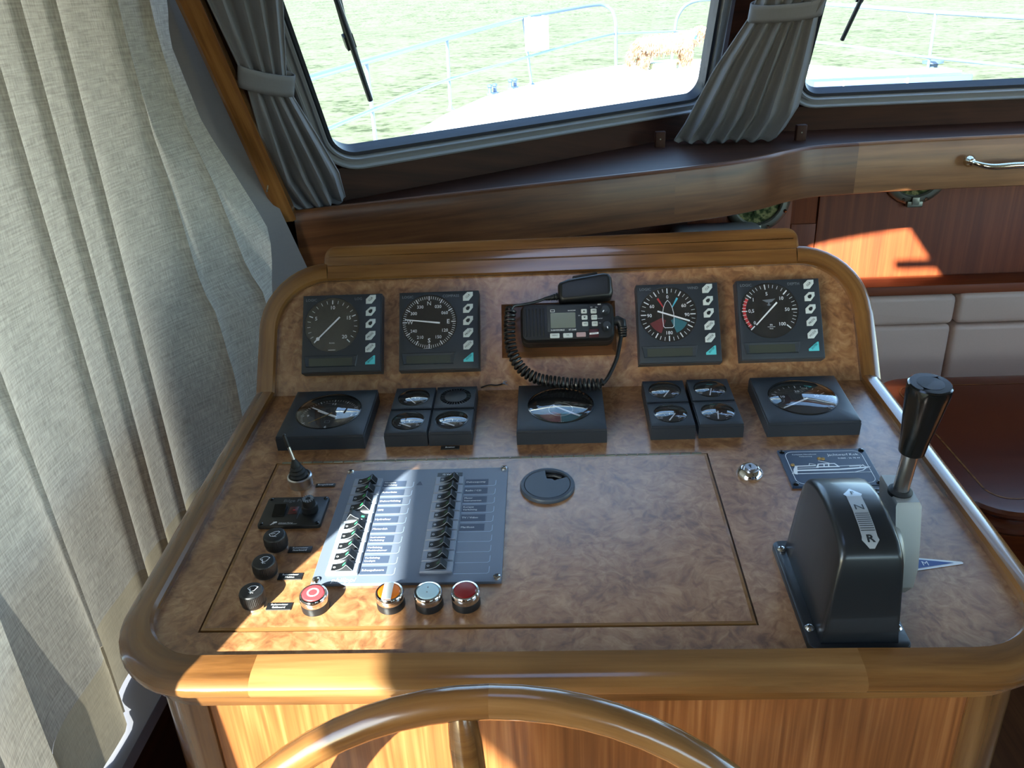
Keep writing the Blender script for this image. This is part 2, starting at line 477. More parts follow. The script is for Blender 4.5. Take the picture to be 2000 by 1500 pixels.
def obj(name, g, m, parent=None, grain='x', smooth=True, ang=35, flat=False):
    me = bpy.data.meshes.new(name)
    me.from_pydata(g.v, [], g.f)
    me.materials.append(m)
    uvl = me.uv_layers.new(name='UVMap')
    gi = 'xyz'.index(grain)
    for p in me.polygons:
        u = g.uv.get(p.index)
        if u:
            for li, q in zip(p.loop_indices, u): uvl.data[li].uv = q
        else:
            nrm = p.normal; ax = max(range(3), key=lambda k: abs(nrm[k]))
            other = [k for k in range(3) if k != ax]
            ua = gi if gi in other else other[0]; va = [k for k in other if k != ua][0]
            for li in p.loop_indices:
                co = me.vertices[me.loops[li].vertex_index].co
                uvl.data[li].uv = (co[ua], co[va] + co[ax] * 0.37)
    if smooth:
        for p in me.polygons: p.use_smooth = True
        me.set_sharp_from_angle(angle=R(ang))
    me.update()
    o = bpy.data.objects.new(name, me)
    COL.objects.link(o)
    if parent: o.parent = parent
    return o

def tag(o, label, cat, group=None):
    o['label'] = label; o['category'] = cat
    if group: o['group'] = group
    return o

def thing(name, label, cat, M=None, group=None):
    o = bpy.data.objects.new(name, None); o.empty_display_size = 0.02
    COL.objects.link(o)
    if M is not None: o.matrix_world = M
    return tag(o, label, cat, group)

def struct(name, g, m, grain='x', parent=None, **k):
    o = obj(name, g, m, parent, grain, **k)
    if parent is None: o['kind'] = 'structure'
    return o

T = Matrix.Translation
LOW = T((0, 0, 1.05)) @ Matrix.Rotation(R(5.0), 4, 'X')
UPP = T((0, 0, 1.05)) @ Matrix.Rotation(R(5.0 + 49.35), 4, 'X')
def low(x, y, z=0.0): return LOW @ T((x, y, z))
def upp(x, y, z=0.0): return UPP @ T((x, y, z))

# ================================================================== SETTING
def catmull(P, n=8):
    P = [Vector(p) for p in P]; o = []
    for i in range(len(P) - 1):
        a, b, c, d = P[max(i - 1, 0)], P[i], P[i + 1], P[min(i + 2, len(P) - 1)]
        for k in range(n):
            t = k / n
            o.append(0.5 * ((2 * b) + (c - a) * t + (2 * a - 5 * b + 4 * c - d) * t * t + (3 * b - a - 3 * c + d) * t ** 3))
    o.append(P[-1])
    return o

struct('floor', G().box((0.6, -0.6, -0.03), (3.6, 4.2, 0.06)), FLOORW, 'y')

# ceiling with an added roof opening, cut to shape the bulkhead sun patch; its left edge is the roof overhang above the side window
g = G()
zc, tc_ = 2.03, 0.05
hx0, hx1, hy0, hy1 = -0.185, 0.163, -0.745, -0.427
yc = 0.60
g.box(((-0.9 + hx0) / 2, (yc - 2.7) / 2, zc), (hx0 + 0.9, yc + 2.7, tc_))
g.box(((hx1 + 2.3) / 2, (yc - 2.7) / 2, zc), (2.3 - hx1, yc + 2.7, tc_))
g.box(((hx0 + hx1) / 2, (-2.7 + hy0) / 2, zc), (hx1 - hx0, hy0 + 2.7, tc_))
g.prism_z([(hx0, hy1 - .095), (hx0 + .12, hy1 - .058), (hx1, hy1 - .010), (hx1, yc), (hx0, yc)], zc - tc_ / 2, zc + tc_ / 2)
ceil = struct('ceiling', g, CEIL)
obj('added_shadow_bar', G().box((0.105, -0.642, 2.03), (0.125, 0.018, 0.02)), ALU, ceil)  # unseen bar added in the opening to notch the sun patch
w6 = struct('added_skylight', G().box((0.7, 0.62, 2.03), (3.0, 0.03, 0.05)).box((0.7, 0.98, 2.05), (3.0, 0.03, 0.05)), ALU)  # unseen glazed strip added so the burl panels and rails mirror sky
struct('pane', G().box((0.7, 0.8, 2.035), (3.0, 0.34, 0.006)), PANE, parent=w6)

# left side: lower wall, ledge, header, closing panel up to the windscreen corner
g = G()
g.box((-0.575, 0.07, 0.34), (0.04, 1.10, 0.68))
g.box((-0.80, 0.07, 0.34), (0.05, 1.10, 0.68))
g.box((-0.80, -1.55, 0.14), (0.05, 2.14, 0.28))
g.box((-0.6875, -0.46, 0.34), (0.265, 0.04, 0.68))
g.box((-0.80, -0.98, 1.965), (0.05, 3.2, 0.09))
g.box((-0.80, 0.23, 1.34), (0.05, 0.78, 1.33))
struct('wall_left', g, DARKW, 'y')
struct('trim_1', G().box((-0.672, 0.07, 0.692), (0.275, 1.10, 0.022), bev=0.004), LEDGE, 'y')
g = G()
g.prism_z([(-0.80, 0.46), (-0.50, 0.60), (-0.515, 0.632), (-0.815, 0.49)], 0.0, 2.0)
struct('wall_corner', g, DARKW, 'z')

wi3 = struct('window_3', G().box((-0.79, -1.26, 1.905), (0.03, 2.24, 0.03)).box((-0.79, -1.26, 0.72), (0.03, 2.24, 0.035))
             .box((-0.79, -0.15, 1.31), (0.03, 0.035, 1.2)).box((-0.79, -2.37, 1.31), (0.03, 0.035, 1.2)), ALU, 'y')
struct('pane', G().box((-0.79, -1.26, 1.31), (0.004, 2.20, 1.17)), PANE, parent=wi3)
struct('pane', G().box((-0.79, -1.44, 0.49), (0.004, 1.88, 0.40)), PANE, parent=wi3)

# right and rear of the wheelhouse: low walls, open window bands above
g = G()
g.box((2.25, -0.65, 0.5), (0.05, 4.0, 1.0)); g.box((2.25, -0.65, 1.95), (0.05, 4.0, 0.11))
g.box((2.25, 1.0, 1.45), (0.05, 0.7, 0.9)); g.box((2.25, -2.3, 1.45), (0.05, 0.7, 0.9)); g.box((2.25, -0.6, 1.45), (0.05, 0.1, 0.9))
struct('wall_right', g, DARKW, 'y')
wr = struct('window_4', G().box((2.25, -0.65, 1.02), (0.03, 2.6, 0.03)), ALU, 'y')
struct('pane', G().box((2.25, -0.65, 1.45), (0.004, 2.6, 0.89)), PANE, parent=wr)
g = G()
g.box((0.7, -2.62, 0.62), (3.1, 0.05, 1.24)); g.box((0.7, -2.62, 1.86), (3.1, 0.05, 0.30)); g.box((-0.15, -2.62, 1.475), (1.4, 0.05, 0.47)); g.box((2.0, -2.62, 1.475), (0.5, 0.05, 0.47))
struct('wall_back', g, DARKW, 'x')
wb = struct('window_5', G().box((1.15, -2.62, 1.25), (1.2, 0.03, 0.03)), ALU)
struct('pane', G().box((1.15, -2.62, 1.475), (1.2, 0.004, 0.47)), PANE, parent=wb)

# ---- raked windscreens
ML = Matrix(((0.7900, 0.3065, 0.5310, -0.392), (0.6131, -0.3950, -0.6842, 0.705), (0.0, 0.8660, -0.5, 1.231), (0, 0, 0, 1)))
MR = Matrix(((1, 0, 0, 0.66), (0, -0.5, -0.866, 1.305), (0, 0.866, -0.5, 1.231), (0, 0, 0, 1)))
def window(name, M, s0, s1, t0, t1, k, rad, mfr):
    def loop(d, z, r=None):
        return [(x + k * y, y, z) for x, y in rrect(s0 + d, s1 - d, t0 + d, t1 - d, max((rad - d) if r is None else r, 0.003), 8)]
    fr = G().loft([loop(0, -0.03), loop(0, 0.012), loop(.003, .015), loop(.007, .015), loop(.010, .010), loop(.019, .008), loop(.021, .013), loop(.027, .013), loop(.030, .006), loop(.030, -.03)], False, False)
    o = struct(name, fr, mfr)
    o.matrix_world = M
    struct('seal', G().loft([loop(.030, -.03), loop(.030, .005), loop(.033, .008), loop(.040, .006), loop(.041, -.02)], False, False), SEAL, parent=o)
    struct('pane', G().loft([loop(.036, -0.006), loop(.036, -0.001)], True, True), PANE, parent=o, smooth=False)
    return o, loop
w1, loop1 = window('window_1', ML, -0.066, 1.062, 0.0, 0.92, -0.40, 0.085, ALU)
w2, loop2 = window('window_2', MR, -0.030, 1.46, 0.0, 0.92, 0.0, 0.085, ALU)
def surround(name, M, loop, s0, s1, t0, t1, k):
    a = rrect(s0, s1, t0, t1, .002, 8)
    out = [(x + k * y, y, -.004) for x, y in a]
    g = G().loft([out, loop(-.001, -.004), loop(-.001, -.04)], False, False)
    o = struct(name, g, DARKW); o.matrix_world = M
    return o
surround('trim_2', ML, loop1, -0.16, 1.15, -0.05, 0.98, -0.40)
surround('trim_3', MR, loop2, -0.20, 1.60, -0.05, 0.98, 0.0)

# wall under the windscreens
g = G()
pts = [(-0.52, 0.62), (-0.43, 0.672), (0.445, 1.355), (0.655, 1.312), (2.25, 1.312)]
ptb = [(-0.50, 0.66), (-0.45, 0.72), (0.44, 1.42), (0.66, 1.36), (2.25, 1.36)]
g.prism_z(pts + ptb[::-1], 1.10, 1.232)
g.prism_z(pts[:3] + ptb[:3][::-1], 0.0, 1.10)
struct('wall_front', g, DARKW, 'x')
# bulkhead below the right windscreen: two veneer panels and a recessed joint strip
wbow = struct('wall_bow', G().box((1.2, 1.345, 0.6), (2.1, 0.03, 1.2)), MAHOG, 'z')
for x0, x1, y in ((0.20, 0.684, 1.318), (0.757, 1.50, 1.318), (1.503, 2.22, 1.318)):
    obj('panel', G().box(((x0 + x1) / 2, y + 0.006, 0.585), (x1 - x0, 0.016, 1.16), bev=0.002), MAHOG, wbow, 'z')
obj('panel', G().box((0.72, 1.328, 0.585), (0.07, 0.01, 1.16)), MAHOG, wbow, 'z')
obj('batten', G().box((0.72, 1.322, 0.83), (0.07, 0.012, 0.16), bev=0.002), MAHOG, wbow, 'z')

# dash shelf: swept front board in three lengths, shelf surface behind it
path = catmull([(-0.489, 0.567), (-0.378, 0.604), (-0.222, 0.657), (0.039, 0.744), (0.285, 0.826), (0.416, 0.876), (0.50, 0.925), (0.565, 0.978), (0.640, 1.022), (0.749, 1.042), (0.959, 1.058), (1.4, 1.066), (2.23, 1.068)], 8)
path = [Vector((p.x, p.y, 1.055)) for p in path]
def frames(path):
    o = []
    for i, p in enumerate(path):
        t = (path[min(i + 1, len(path) - 1)] - path[max(i - 1, 0)]).normalized()
        o.append((p, Vector((t.y, -t.x, 0)), Vector((0, 0, 1))))
    return o
FR = frames(path)
prof = [(0, 0), (0, .112), (-.002, .117), (-.006, .120), (-.014, .120), (-.02, .118), (-.02, 0), (-.018, -.002), (-.004, -.002)]
prof = prof[::-1]
shelf = thing('dash_shelf', 'long varnished wood shelf front curving under the windscreen', 'shelf', T((0.2, 0.8, 1.055)))
cut1 = min(range(len(path)), key=lambda i: abs(path[i].x - 0.285)); cut2 = min(range(len(path)), key=lambda i: abs(path[i].x - 0.757))
def local(g, o):
    off = o.matrix_world.translation if False else Vector((0.2, 0.8, 1.055))
    g.v = [(v[0] - off.x, v[1] - off.y, v[2] - off.z) for v in g.v]; return g
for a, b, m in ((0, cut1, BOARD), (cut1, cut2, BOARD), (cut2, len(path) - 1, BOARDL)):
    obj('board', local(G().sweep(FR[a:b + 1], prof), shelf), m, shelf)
back = [(2.23, 1.32), (0.655, 1.32), (0.445, 1.363), (-0.43, 0.68), (-0.52, 0.62)]
front = [(p.x - s.x * .018, p.y - s.y * .018) for p, s, u in FR]
obj('shelf_top', local(G().prism_z(front + back, 1.148, 1.166), shelf), DARKW, shelf)

# wooden corner post of the wheelhouse, raked with the windscreen
g = G().sweep([(Vector((-0.505, 0.552, 1.166)), Vector((0.93, 0.36, 0)), Vector((0.2, -0.85, -0.48))), (Vector((-0.540, 0.02, 2.02)), Vector((0.93, 0.36, 0)), Vector((0.2, -0.85, -0.48)))],
              [(-.010, -.02), (.024, -.02), (.024, .008), (.018, .012), (-.004, .012), (-.010, .008)])
struct('trim_4', g, TEAK)
# hook on the corner post
t = thing('curtain_hook', 'small dark hook on wooden corner post beside grey lining', 'hook', T((-0.508, 0.505, 1.232)))
obj('screw_plate', G().lathe([(.006, 0), (.006, .002), (.003, .003)], 12, M=Matrix.Rotation(R(90), 4, 'X')), BRASSN, t)
obj('hook', G().tube([(0, -.002, 0), (0, -.012, -.001), (.003, -.017, .004), (.004, -.014, .010)], .0015, 8), BRASSN, t)

# ================================================================== OUTSIDE
g = G(); g.add([(-600, -30, -1.2), (600, -30, -1.2), (600, 90, -1.2), (-600, 90, -1.2), (600, 160, 3.5), (-600, 160, 3.5), (600, 400, 6), (-600, 400, 6)], [(0, 1, 2, 3), (3, 2, 4, 5), (5, 4, 6, 7)])
struct('ground', g, GRASS)
deck_o = [(-1.05, 1.4), (-0.98, 2.6), (-0.86, 3.66), (-0.70, 4.9), (-0.5, 5.79), (-0.10, 6.72), (0.30, 7.50), (0.70, 8.06), (0.98, 8.34), (1.30, 8.46), (1.62, 8.34), (1.95, 8.0), (2.4, 7.25), (2.85, 6.2), (3.2, 5.1), (3.45, 3.66), (3.6, 1.4)]
o = struct('foredeck', G().prism_z(deck_o, 0.45, 0.80, bev=0.02), DECKW)
tag(o, 'white sunlit foredeck seen through the windscreens', 'deck')
del o['category']

def rail_run(pts, r=.014):
    return G().tube(catmull(pts, 6), r, 10)
t = thing('bow_railing', 'steel railing along the foredeck seen through left windscreen', 'railing', T((-0.67, 5.1, 0.8)))
o_ = Vector((-0.67, 5.1, 0.8))
def loc(L): return [tuple(Vector(p) - o_) for p in L]
obj('top_rail', rail_run(loc([(-1.10, 2.6, 1.225), (-0.94, 3.683, 1.237), (-0.656, 5.093, 1.266), (-0.168, 6.577, 1.327), (0.25, 7.45, 1.358), (0.50, 7.86, 1.372), (0.60, 7.96, 1.362), (0.67, 7.96, 1.31), (0.70, 7.94, 1.22), (0.705, 7.93, 1.10), (0.708, 7.93, 0.80)]), .015), RAILM, t)
obj('middle_rail', rail_run(loc([(-1.10, 2.6, 0.985), (-0.935, 3.683, 0.99), (-0.659, 5.093, 1.004), (-0.124, 6.577, 1.026), (0.30, 7.4, 1.07), (0.697, 7.93, 1.108)]), .010), RAILM, t)
obj('gate_bar', rail_run(loc([(0.697, 7.93, 1.108), (1.34, 8.30, 1.083)]), .010), RAILM, t)
for b, tp in (((-0.938, 3.683, .8), (-0.941, 3.683, 1.237)), ((-0.668, 5.093, .8), (-0.656, 5.093, 1.266)), ((-0.119, 6.577, .8), (-0.168, 6.577, 1.327)), ((-1.08, 2.6, .8), (-1.10, 2.6, 1.225))):
    s = obj('stanchion', G().tube(loc([b, tp]), .011, 10), RAILM, t)
    obj('foot', G().lathe([(.03, 0), (.03, .006), (.016, .012), (.013, .03)], 12, c=loc([b])[0]), RAILM, s)
t = thing('side_railing', 'steel railing along the foredeck seen through right windscreen', 'railing', T((2.9, 5.86, 0.8)))
o_ = Vector((2.9, 5.86, 0.8))
obj('top_rail', rail_run(loc([(1.32, 8.36, 0.80), (1.335, 8.31, 1.08), (1.36, 8.30, 1.22), (1.44, 8.20, 1.33), (1.60, 7.9, 1.37), (2.02, 7.2, 1.345), (2.55, 6.55, 1.29), (2.906, 5.863, 1.244), (3.2, 5.0, 1.216), (3.42, 3.9, 1.20), (3.55, 2.4, 1.19)]), .015), RAILM, t)
obj('middle_rail', rail_run(loc([(1.346, 8.31, 1.083), (2.0, 7.25, 1.05), (2.55, 6.5, 0.985), (2.897, 5.863, 0.932), (3.2, 4.9, 0.92), (3.42, 3.9, 0.92), (3.5, 2.4, 0.93)]), .010), RAILM, t)
for b, tp in (((2.911, 5.863, .8), (2.906, 5.863, 1.244)), ((3.40, 3.9, .8), (3.42, 3.9, 1.20)), ((1.98, 7.3, .8), (2.02, 7.2, 1.345))):
    s = obj('stanchion', G().tube(loc([b, tp]), .011, 10), RAILM, t)
    obj('foot', G().lathe([(.03, 0), (.03, .006), (.016, .012), (.013, .03)], 12, c=loc([b])[0]), RAILM, s)
t = thing('rail_panel', 'white board hung on the foredeck railing', 'board', T((-0.06, 6.60, 1.2)))
obj('panel', G().box((0, 0, 0), (0.24, 0.012, 0.26), bev=0.003, rz=R(35)), BOARDW, t)
for dx in (-.07, .07):
    obj('strap', G().box((dx * .82, .001 + dx * .57, .125), (.012, .034, .03), rz=R(35)), RAILM, t)
for x, y, lb in ((-0.42, 5.98, 'low blue fairlead at foredeck edge, nearer of two'), (-0.27, 6.34, 'blue fairlead at foredeck edge, farther of two')):
    t = thing('fairlead', lb, 'fairlead', T((x, y, .80)), 'fairleads at the foredeck edge')
    obj('base', G().box((0, 0, .006), (.11, .05, .012), rz=R(65), bev=.004), DECKB, t)
    for s in (-1, 1):
        obj('horn', G().lathe([(.014, .01), (.012, .05), (.02, .058), (.02, .072), (.008, .078)], 12, c=(s * .018, s * .035, 0)), DECKB, t)
t = thing('deck_box', 'low cream-topped deck box, shade coloured into its side, behind right windscreen', 'deck box', T((2.5, 5.6, .80)))
obj('body', G().box((0, 0.05, .02), (1.12, .42, .04), bev=.01), DECKB, t)  # body tinted blue-grey for the shade on its near side
obj('lid', G().box((0, 0.17, .047), (1.12, .30, .015), bev=.005), DECKY, t)
for dx in (-.35, .1): obj('seam', G().box((dx, -.165, .02), (.012, .012, .038)), DECKW, t)
t = thing('deck_winch', 'grey-blue winch drum standing on deck box corner', 'winch', T((2.97, 5.93, .80)))
obj('base', G().lathe([(.07, 0), (.07, .02), (.05, .03)], 20), DECKB, t)
obj('drum', G().lathe([(.045, .03), (.035, .05), (.04, .075), (.075, .082), (.075, .10), (.02, .105)], 20), DECKB, t)
t = thing('deck_plate', 'thin pale panel lying on the foredeck under the dog', 'plate', T((1.13, 7.52, .80)))
obj('panel', G().box((0, 0, .025), (.26, .2, .05), rz=R(-15), bev=.006), DECKY, t)

# dog: one continuous body grown with a skin modifier, shaggy coat as its child
def skin_body(name, V, E, rad, m, sub=2):
    me = bpy.data.meshes.new(name); me.from_pydata(V, E, [])
    o = bpy.data.objects.new(name, me); COL.objects.link(o)
    o.modifiers.new('s', 'SKIN')
    for i, r in enumerate(rad): me.skin_vertices[0].data[i].radius = r if isinstance(r, tuple) else (r, r)
    me.skin_vertices[0].data[0].use_root = True
    sd = o.modifiers.new('d', 'SUBSURF'); sd.levels = sub; sd.render_levels = sub
    dg = bpy.context.evaluated_depsgraph_get()
    nm = bpy.data.meshes.new_from_object(o.evaluated_get(dg))
    for p in nm.polygons: p.use_smooth = True
    bpy.data.objects.remove(o)
    nm.materials.clear(); nm.materials.append(m)
    return nm
V = [(0, 0, .23), (.13, 0, .225), (.26, 0, .235), (.36, 0, .25), (.45, 0, .285), (.53, 0, .305), (.60, 0, .29), (.66, 0, .275),
     (-.07, 0, .235), (-.12, 0, .20), (-.15, 0, .13), (-.155, 0, .07),
     (-.03, .05, .18), (-.02, .055, .12), (-.05, .055, .07), (-.035, .055, .012), (-.01, .055, .006),
     (-.03, -.05, .18), (0.0, -.055, .12), (-.03, -.055, .07), (-.015, -.055, .012), (.01, -.055, .006),
     (.36, .05, .18), (.365, .055, .10), (.36, .055, .012), (.385, .055, .006),
     (.37, -.05, .18), (.385, -.055, .10), (.385, -.055, .012), (.41, -.055, .006),
     (.53, .035, .345), (.52, .05, .30), (.53, -.035, .345), (.52, -.05, .30)]
E_ = [(0, 1), (1, 2), (2, 3), (3, 4), (4, 5), (5, 6), (6, 7), (0, 8), (8, 9), (9, 10), (10, 11), (0, 12), (12, 13), (13, 14), (14, 15), (15, 16), (0, 17), (17, 18), (18, 19), (19, 20), (20, 21),
      (3, 22), (22, 23), (23, 24), (24, 25), (3, 26), (26, 27), (27, 28), (28, 29), (5, 30), (30, 31), (5, 32), (32, 33)]
rad = [.085, .088, .092, .088, .055, .055, .034, .022, .05, .022, .024, .012, .05, .03, .019, .018, .016, .05, .03, .019, .018, .016, .045, .025, .019, .018, .045, .025, .019, .018, .018, .012, .018, .012]
dm = skin_body('dog', V, E_, rad, FUR, 2)
dog = bpy.data.objects.new('dog', dm); COL.objects.link(dog)
dog.location = (0.955, 7.45, 0.80); dog.rotation_euler = (0, 0, R(4)); dog.scale = (1, 1, 0.97)
tag(dog, 'shaggy golden brown dog with blue collar standing on foredeck', 'dog')
g = G()
for p in list(dm.polygons):
    c = p.center
    if c.z < .05 or c.x > .52: continue
    for _ in range(2):
        n = (p.normal * .6 + Vector((random.uniform(-.4, .1), random.uniform(-.3, .3), -1.0))).normalized()
        b = c + Vector((random.uniform(-.015, .015), random.uniform(-.01, .01), random.uniform(-.015, .015)))
        s = n.orthogonal().normalized() * .006; L = random.uniform(.025, .05)
        q = n.cross(s)
        tip = b + n * L
        g.add([b + s, b - s * .5 + q * .87, b - s * .5 - q * .87, tip], [(0, 1, 3), (1, 2, 3), (2, 0, 3)])
fur = obj('coat', g, FUR, dog, smooth=False); fur['kind'] = 'stuff'
g = G().tube([(.445 + .012 * math.cos(a) * 1.2, .06 * math.sin(a), .283 + .062 * math.cos(a)) for a in [2 * PI * i / 24 for i in range(24)]], .011, 8, closed=True)
obj('collar', g, BLUEC, dog)
for s in (-1, 1): obj('eye', G().lathe([(.0, -.006), (.006, 0), (0, .006)], 10, c=(.585, s * .026, .315), cap0=False, cap1=False), DPRINT, dog)
obj('nose', G().lathe([(.0, -.012), (.012, 0), (0, .012)], 10, c=(.682, 0, .277), cap0=False, cap1=False), DPRINT, dog)
obj('tail_tuft', G().tube([(-.12, 0, .21), (-.155, 0, .14), (-.16, 0, .05)], [.02, .03, .008], 10), FURD, dog)

# wipers just outside the panes
def wiper(name, label, M, a, b, k):
    t = thing(name, label, 'wiper', M @ T((a[0], a[1], -.03)), 'windscreen wipers')
    A = Vector((0, 0, 0)); B = Vector((b[0] - a[0], b[1] - a[1], 0)); d = B.normalized(); n = Vector((-d.y, d.x, 0))
    obj('arm', G().tube([A + n * .008 - Vector((0, 0, .02)), A + n * .008 + B * .35 - Vector((0, 0, .018)), A + B * .62 - Vector((0, 0, .012))], [.008, .008, .006], 8), BLACK, t)
    obj('blade', G().tube([A + B * .02, A + B], .0055, 8), RUB, t)
    obj('blade_frame', G().tube([A + B * .30 + n * .003 - Vector((0, 0, .006)), A + B * .62 + n * .006 - Vector((0, 0, .010)), A + B * .95 + n * .001 - Vector((0, 0, .004))], .004, 8), BLACK, t)
    obj('clip', G().box(A + B * .62 - Vector((0, 0, .01)), (.018, .03, .012), rz=math.atan2(d.y, d.x) + PI / 2), BLACK, t)
wiper('wiper', 'thin black wiper hanging across the left windscreen', ML, (-0.112, 0.46), (0.036, 0.132), 0)
wiper('wiper', 'thin black wiper blade outside the right windscreen', MR, (0.135, 0.46), (0.087, 0.169), 0)

# ================================================================== CURTAINS
def sheet(rows, folds, phase, amp, nrm, nv, nu, uvs=(1.0, 1.0), sharp=1.0):
    # rows: list of (v, left point, right point, amplitude scale); returns grid
    P = []; UV = []
    for iv in range(nv + 1):
        v = iv / nv
        for k in range(len(rows) - 1):
            if rows[k][0] <= v <= rows[k + 1][0]: break
        a, b = rows[k], rows[k + 1]
        s = (v - a[0]) / max(1e-9, b[0] - a[0]); s = s * s * (3 - 2 * s) if sharp > 1 else s
        Lp = Vector(a[1]).lerp(Vector(b[1]), s); Rp = Vector(a[2]).lerp(Vector(b[2]), s); am = a[3] + (b[3] - a[3]) * s
        row = []; ur = []
        for iu in range(nu + 1):
            u = iu / nu
            w_ = folds * u + phase + 0.08 * math.sin(7 * u + 3 * v)
            h = (abs(math.sin(PI * w_)) * -1.3 + 0.65) + 0.25 * math.sin(2 * PI * w_ * 0.37 + 1.0 + v * 0.8)
            p = Lp.lerp(Rp, u) + Vector(nrm) * amp * am * h
            row.append(tuple(p)); ur.append((u * uvs[0], v * uvs[1]))
        P.append(row); UV.append(ur)
    return G().grid(P, UV)

# big light linen curtain along the side window
def linen(y0f, y1f, x_f, ridges, ztop, zbot, nv, nu, amp):
    ys = sorted(set([round(-1.12 + .012 * i, 4) for i in range(140)] + [round(r + d, 4) for r in ridges for d in (-.014, -.007, -.003, 0, .004, .009, .016, .026)]))
    lo = min(y0f(z) for z in (ztop, zbot, (ztop + zbot) / 2)); hi = max(y1f(ztop + (zbot - ztop) * k / 30) for k in range(31))
    ys = [y for y in ys if lo - .001 <= y <= hi + .001]
    P = []; UV = []
    for iv in range(nv + 1):
        v = iv / nv; z = ztop + (zbot - ztop) * v
        row = []; ur = []
        for y in [lo] + ys + [hi]:
            y = min(max(y, y0f(z)), y1f(z))
            # pressed pleats: sharp crest at each ridge, flat band between
            k = max([i for i, r in enumerate(ridges) if r <= y] or [0])
            a = ridges[k]; b = ridges[k + 1] if k + 1 < len(ridges) else 9
            d0 = max(0, y - a); d1 = max(0, b - y); q = min(1, d0 / min(.2, b - a))
            h = 1.0 * math.exp(-d0 / .014) + 1.0 * math.exp(-d1 / .006) - 0.3 * math.sin(PI * q) + 0.12 * math.sin(3 * PI * q + 2 * z)
            row.append((x_f(y, z) + amp * h, y, z)); ur.append((y, z))
        P.append(row); UV.append(ur)
    return G().grid(P, UV)
def keyed(K, z):
    for (z0, v0), (z1_, v1) in zip(K, K[1:]):
        if z1_ <= z <= z0:
            t = (z0 - z) / (z0 - z1_); return v0 + (v1 - v0) * t
    return K[-1][1] if z < K[-1][0] else K[0][1]
y1 = lambda z: keyed([(2.0, .40), (1.555, .40), (1.497, .375), (1.368, .392), (1.289, .404), (1.183, .428), (1.14, .415), (1.093, .365), (.98, .33)], z)
xe = lambda z: keyed([(2.0, -.585), (1.497, -.58), (1.368, -.56), (1.289, -.53), (1.183, -.495), (1.093, -.482), (.9, -.49)], z)
rid = [-.60, -.40, -.235, -.078, -.005, .071, .224, .316]
cur = thing('side_curtain', 'large pale linen curtain hanging in pleats at the side window', 'curtain', T((-0.60, 0.0, 0.72)))
def cl(g):
    g.v = [(v[0] + .60, v[1], v[2] - .72) for v in g.v]; return g
y0 = lambda z: -0.426
def xf(y, z):
    kk = max(0, min(1, (-y - .215) / .05)); base = -0.592 + 0.040 * max(0, min(1, (1.25 - z) / .45)) * kk * kk * (3 - 2 * kk)
    q = max(0, min(1, (y - .10) / (y1(z) - .10))); q = q * q * (3 - 2 * q)
    return base + (xe(z) - base) * q
obj('cloth', cl(linen(y0, y1, xf, rid, 1.93, 0.82, 40, 260, .008)), LINEN, cur, ang=60)
obj('hem', cl(linen(y0, y1, xf, rid, 0.82, 0.708, 6, 260, .0083)), HEMF, cur, ang=60)
obj('curtain_rail', cl(G().box((-.59, 0, 1.945), (.02, 1.0, .015))), ALU, cur)
nc = thing('side_curtain', 'second linen curtain at the frame edge, nearer than the large one', 'curtain', T((-0.56, -0.72, 0.3)))
def nl(g):
    g.v = [(v[0] + .56, v[1] + .72, v[2] - .3) for v in g.v]; return g
ye = lambda z: keyed([(2.0, -.80), (1.44, -.790), (1.38, -.781), (1.33, -.770), (1.26, -.758), (1.205, -.772), (1.08, -.785), (.6, -.79)], z)
xn = lambda y, z: -0.50 + 0.03 * max(0, min(1, (-y - .43) / .36)) - 0.105 * max(0, min(1, (y + .446) / .016))
obj('cloth', nl(linen(ye, lambda z: -0.428, xn, [-.70, -.62, -.53], 1.93, 0.36, 50, 90, .012)), LINEN, nc, ang=60)
obj('hem', nl(linen(ye, lambda z: -0.428, xn, [-.70, -.62, -.53], 0.36, 0.31, 5, 90, .0125)), HEMF, nc, ang=60)

# grey lining curtain between side curtain and corner post
rows = [(0, (-0.69, 0.32, 1.97), (-0.560, 0.455, 1.97), .3), (.42, (-0.69, 0.32, 1.56), (-0.562, 0.454, 1.56), .4), (.62, (-0.69, 0.32, 1.36), (-0.528, 0.490, 1.36), .6), (.78, (-0.69, 0.32, 1.20), (-0.500, 0.520, 1.20), .8), (1.0, (-0.69, 0.32, 0.95), (-0.447, 0.576, 0.95), 1)]
gl_ = thing('lining_curtain', 'dark grey lining curtain against the corner post', 'curtain', T((-0.5, 0.3, 0.95)))
g = sheet(rows, 2.2, .3, .008, (0.7, -0.7, 0), 40, 50, (.4, 1))
g.v = [(v[0] + .5, v[1] - .3, v[2] - .95) for v in g.v]
obj('cloth', g, GREYF, gl_, ang=60)

def tied(name, label, rows, nrm, folds, tie, org):
    t = thing(name, label, 'curtain', T(org))
    g = sheet(rows, folds, .2, .016, nrm, 48, 110, (.5, 1), 2)
    g.v = [tuple(Vector(v) - Vector(org)) for v in g.v]
    cl_ = obj('cloth', g, TIEDF, t, ang=60)
    me = cl_.modifiers.new('thick', 'SOLIDIFY'); me.thickness = 0.003
    a, b, h = tie
    a, b = Vector(a) - Vector(org), Vector(b) - Vector(org); n = Vector(nrm).normalized(); mid = (a + b) / 2; hw = (b - a) / 2
    up_ = Vector(h)
    P = []; UV = []
    for k in range(5):
        row = []; ur = []
        for i in range(33):
            an = 2 * PI * i / 32
            row.append(tuple(mid + hw * 0.97 * math.cos(an) + n * .015 * math.sin(an) + up_ * (k / 4 - .5) ))
            ur.append((i / 32 * .3, k * .01))
        P.append(row); UV.append(ur)
    band = obj('tieback', G().grid(P, UV), TIEDF, t, ang=60)
    sm = band.modifiers.new('thick', 'SOLIDIFY'); sm.thickness = 0.0025
    return t
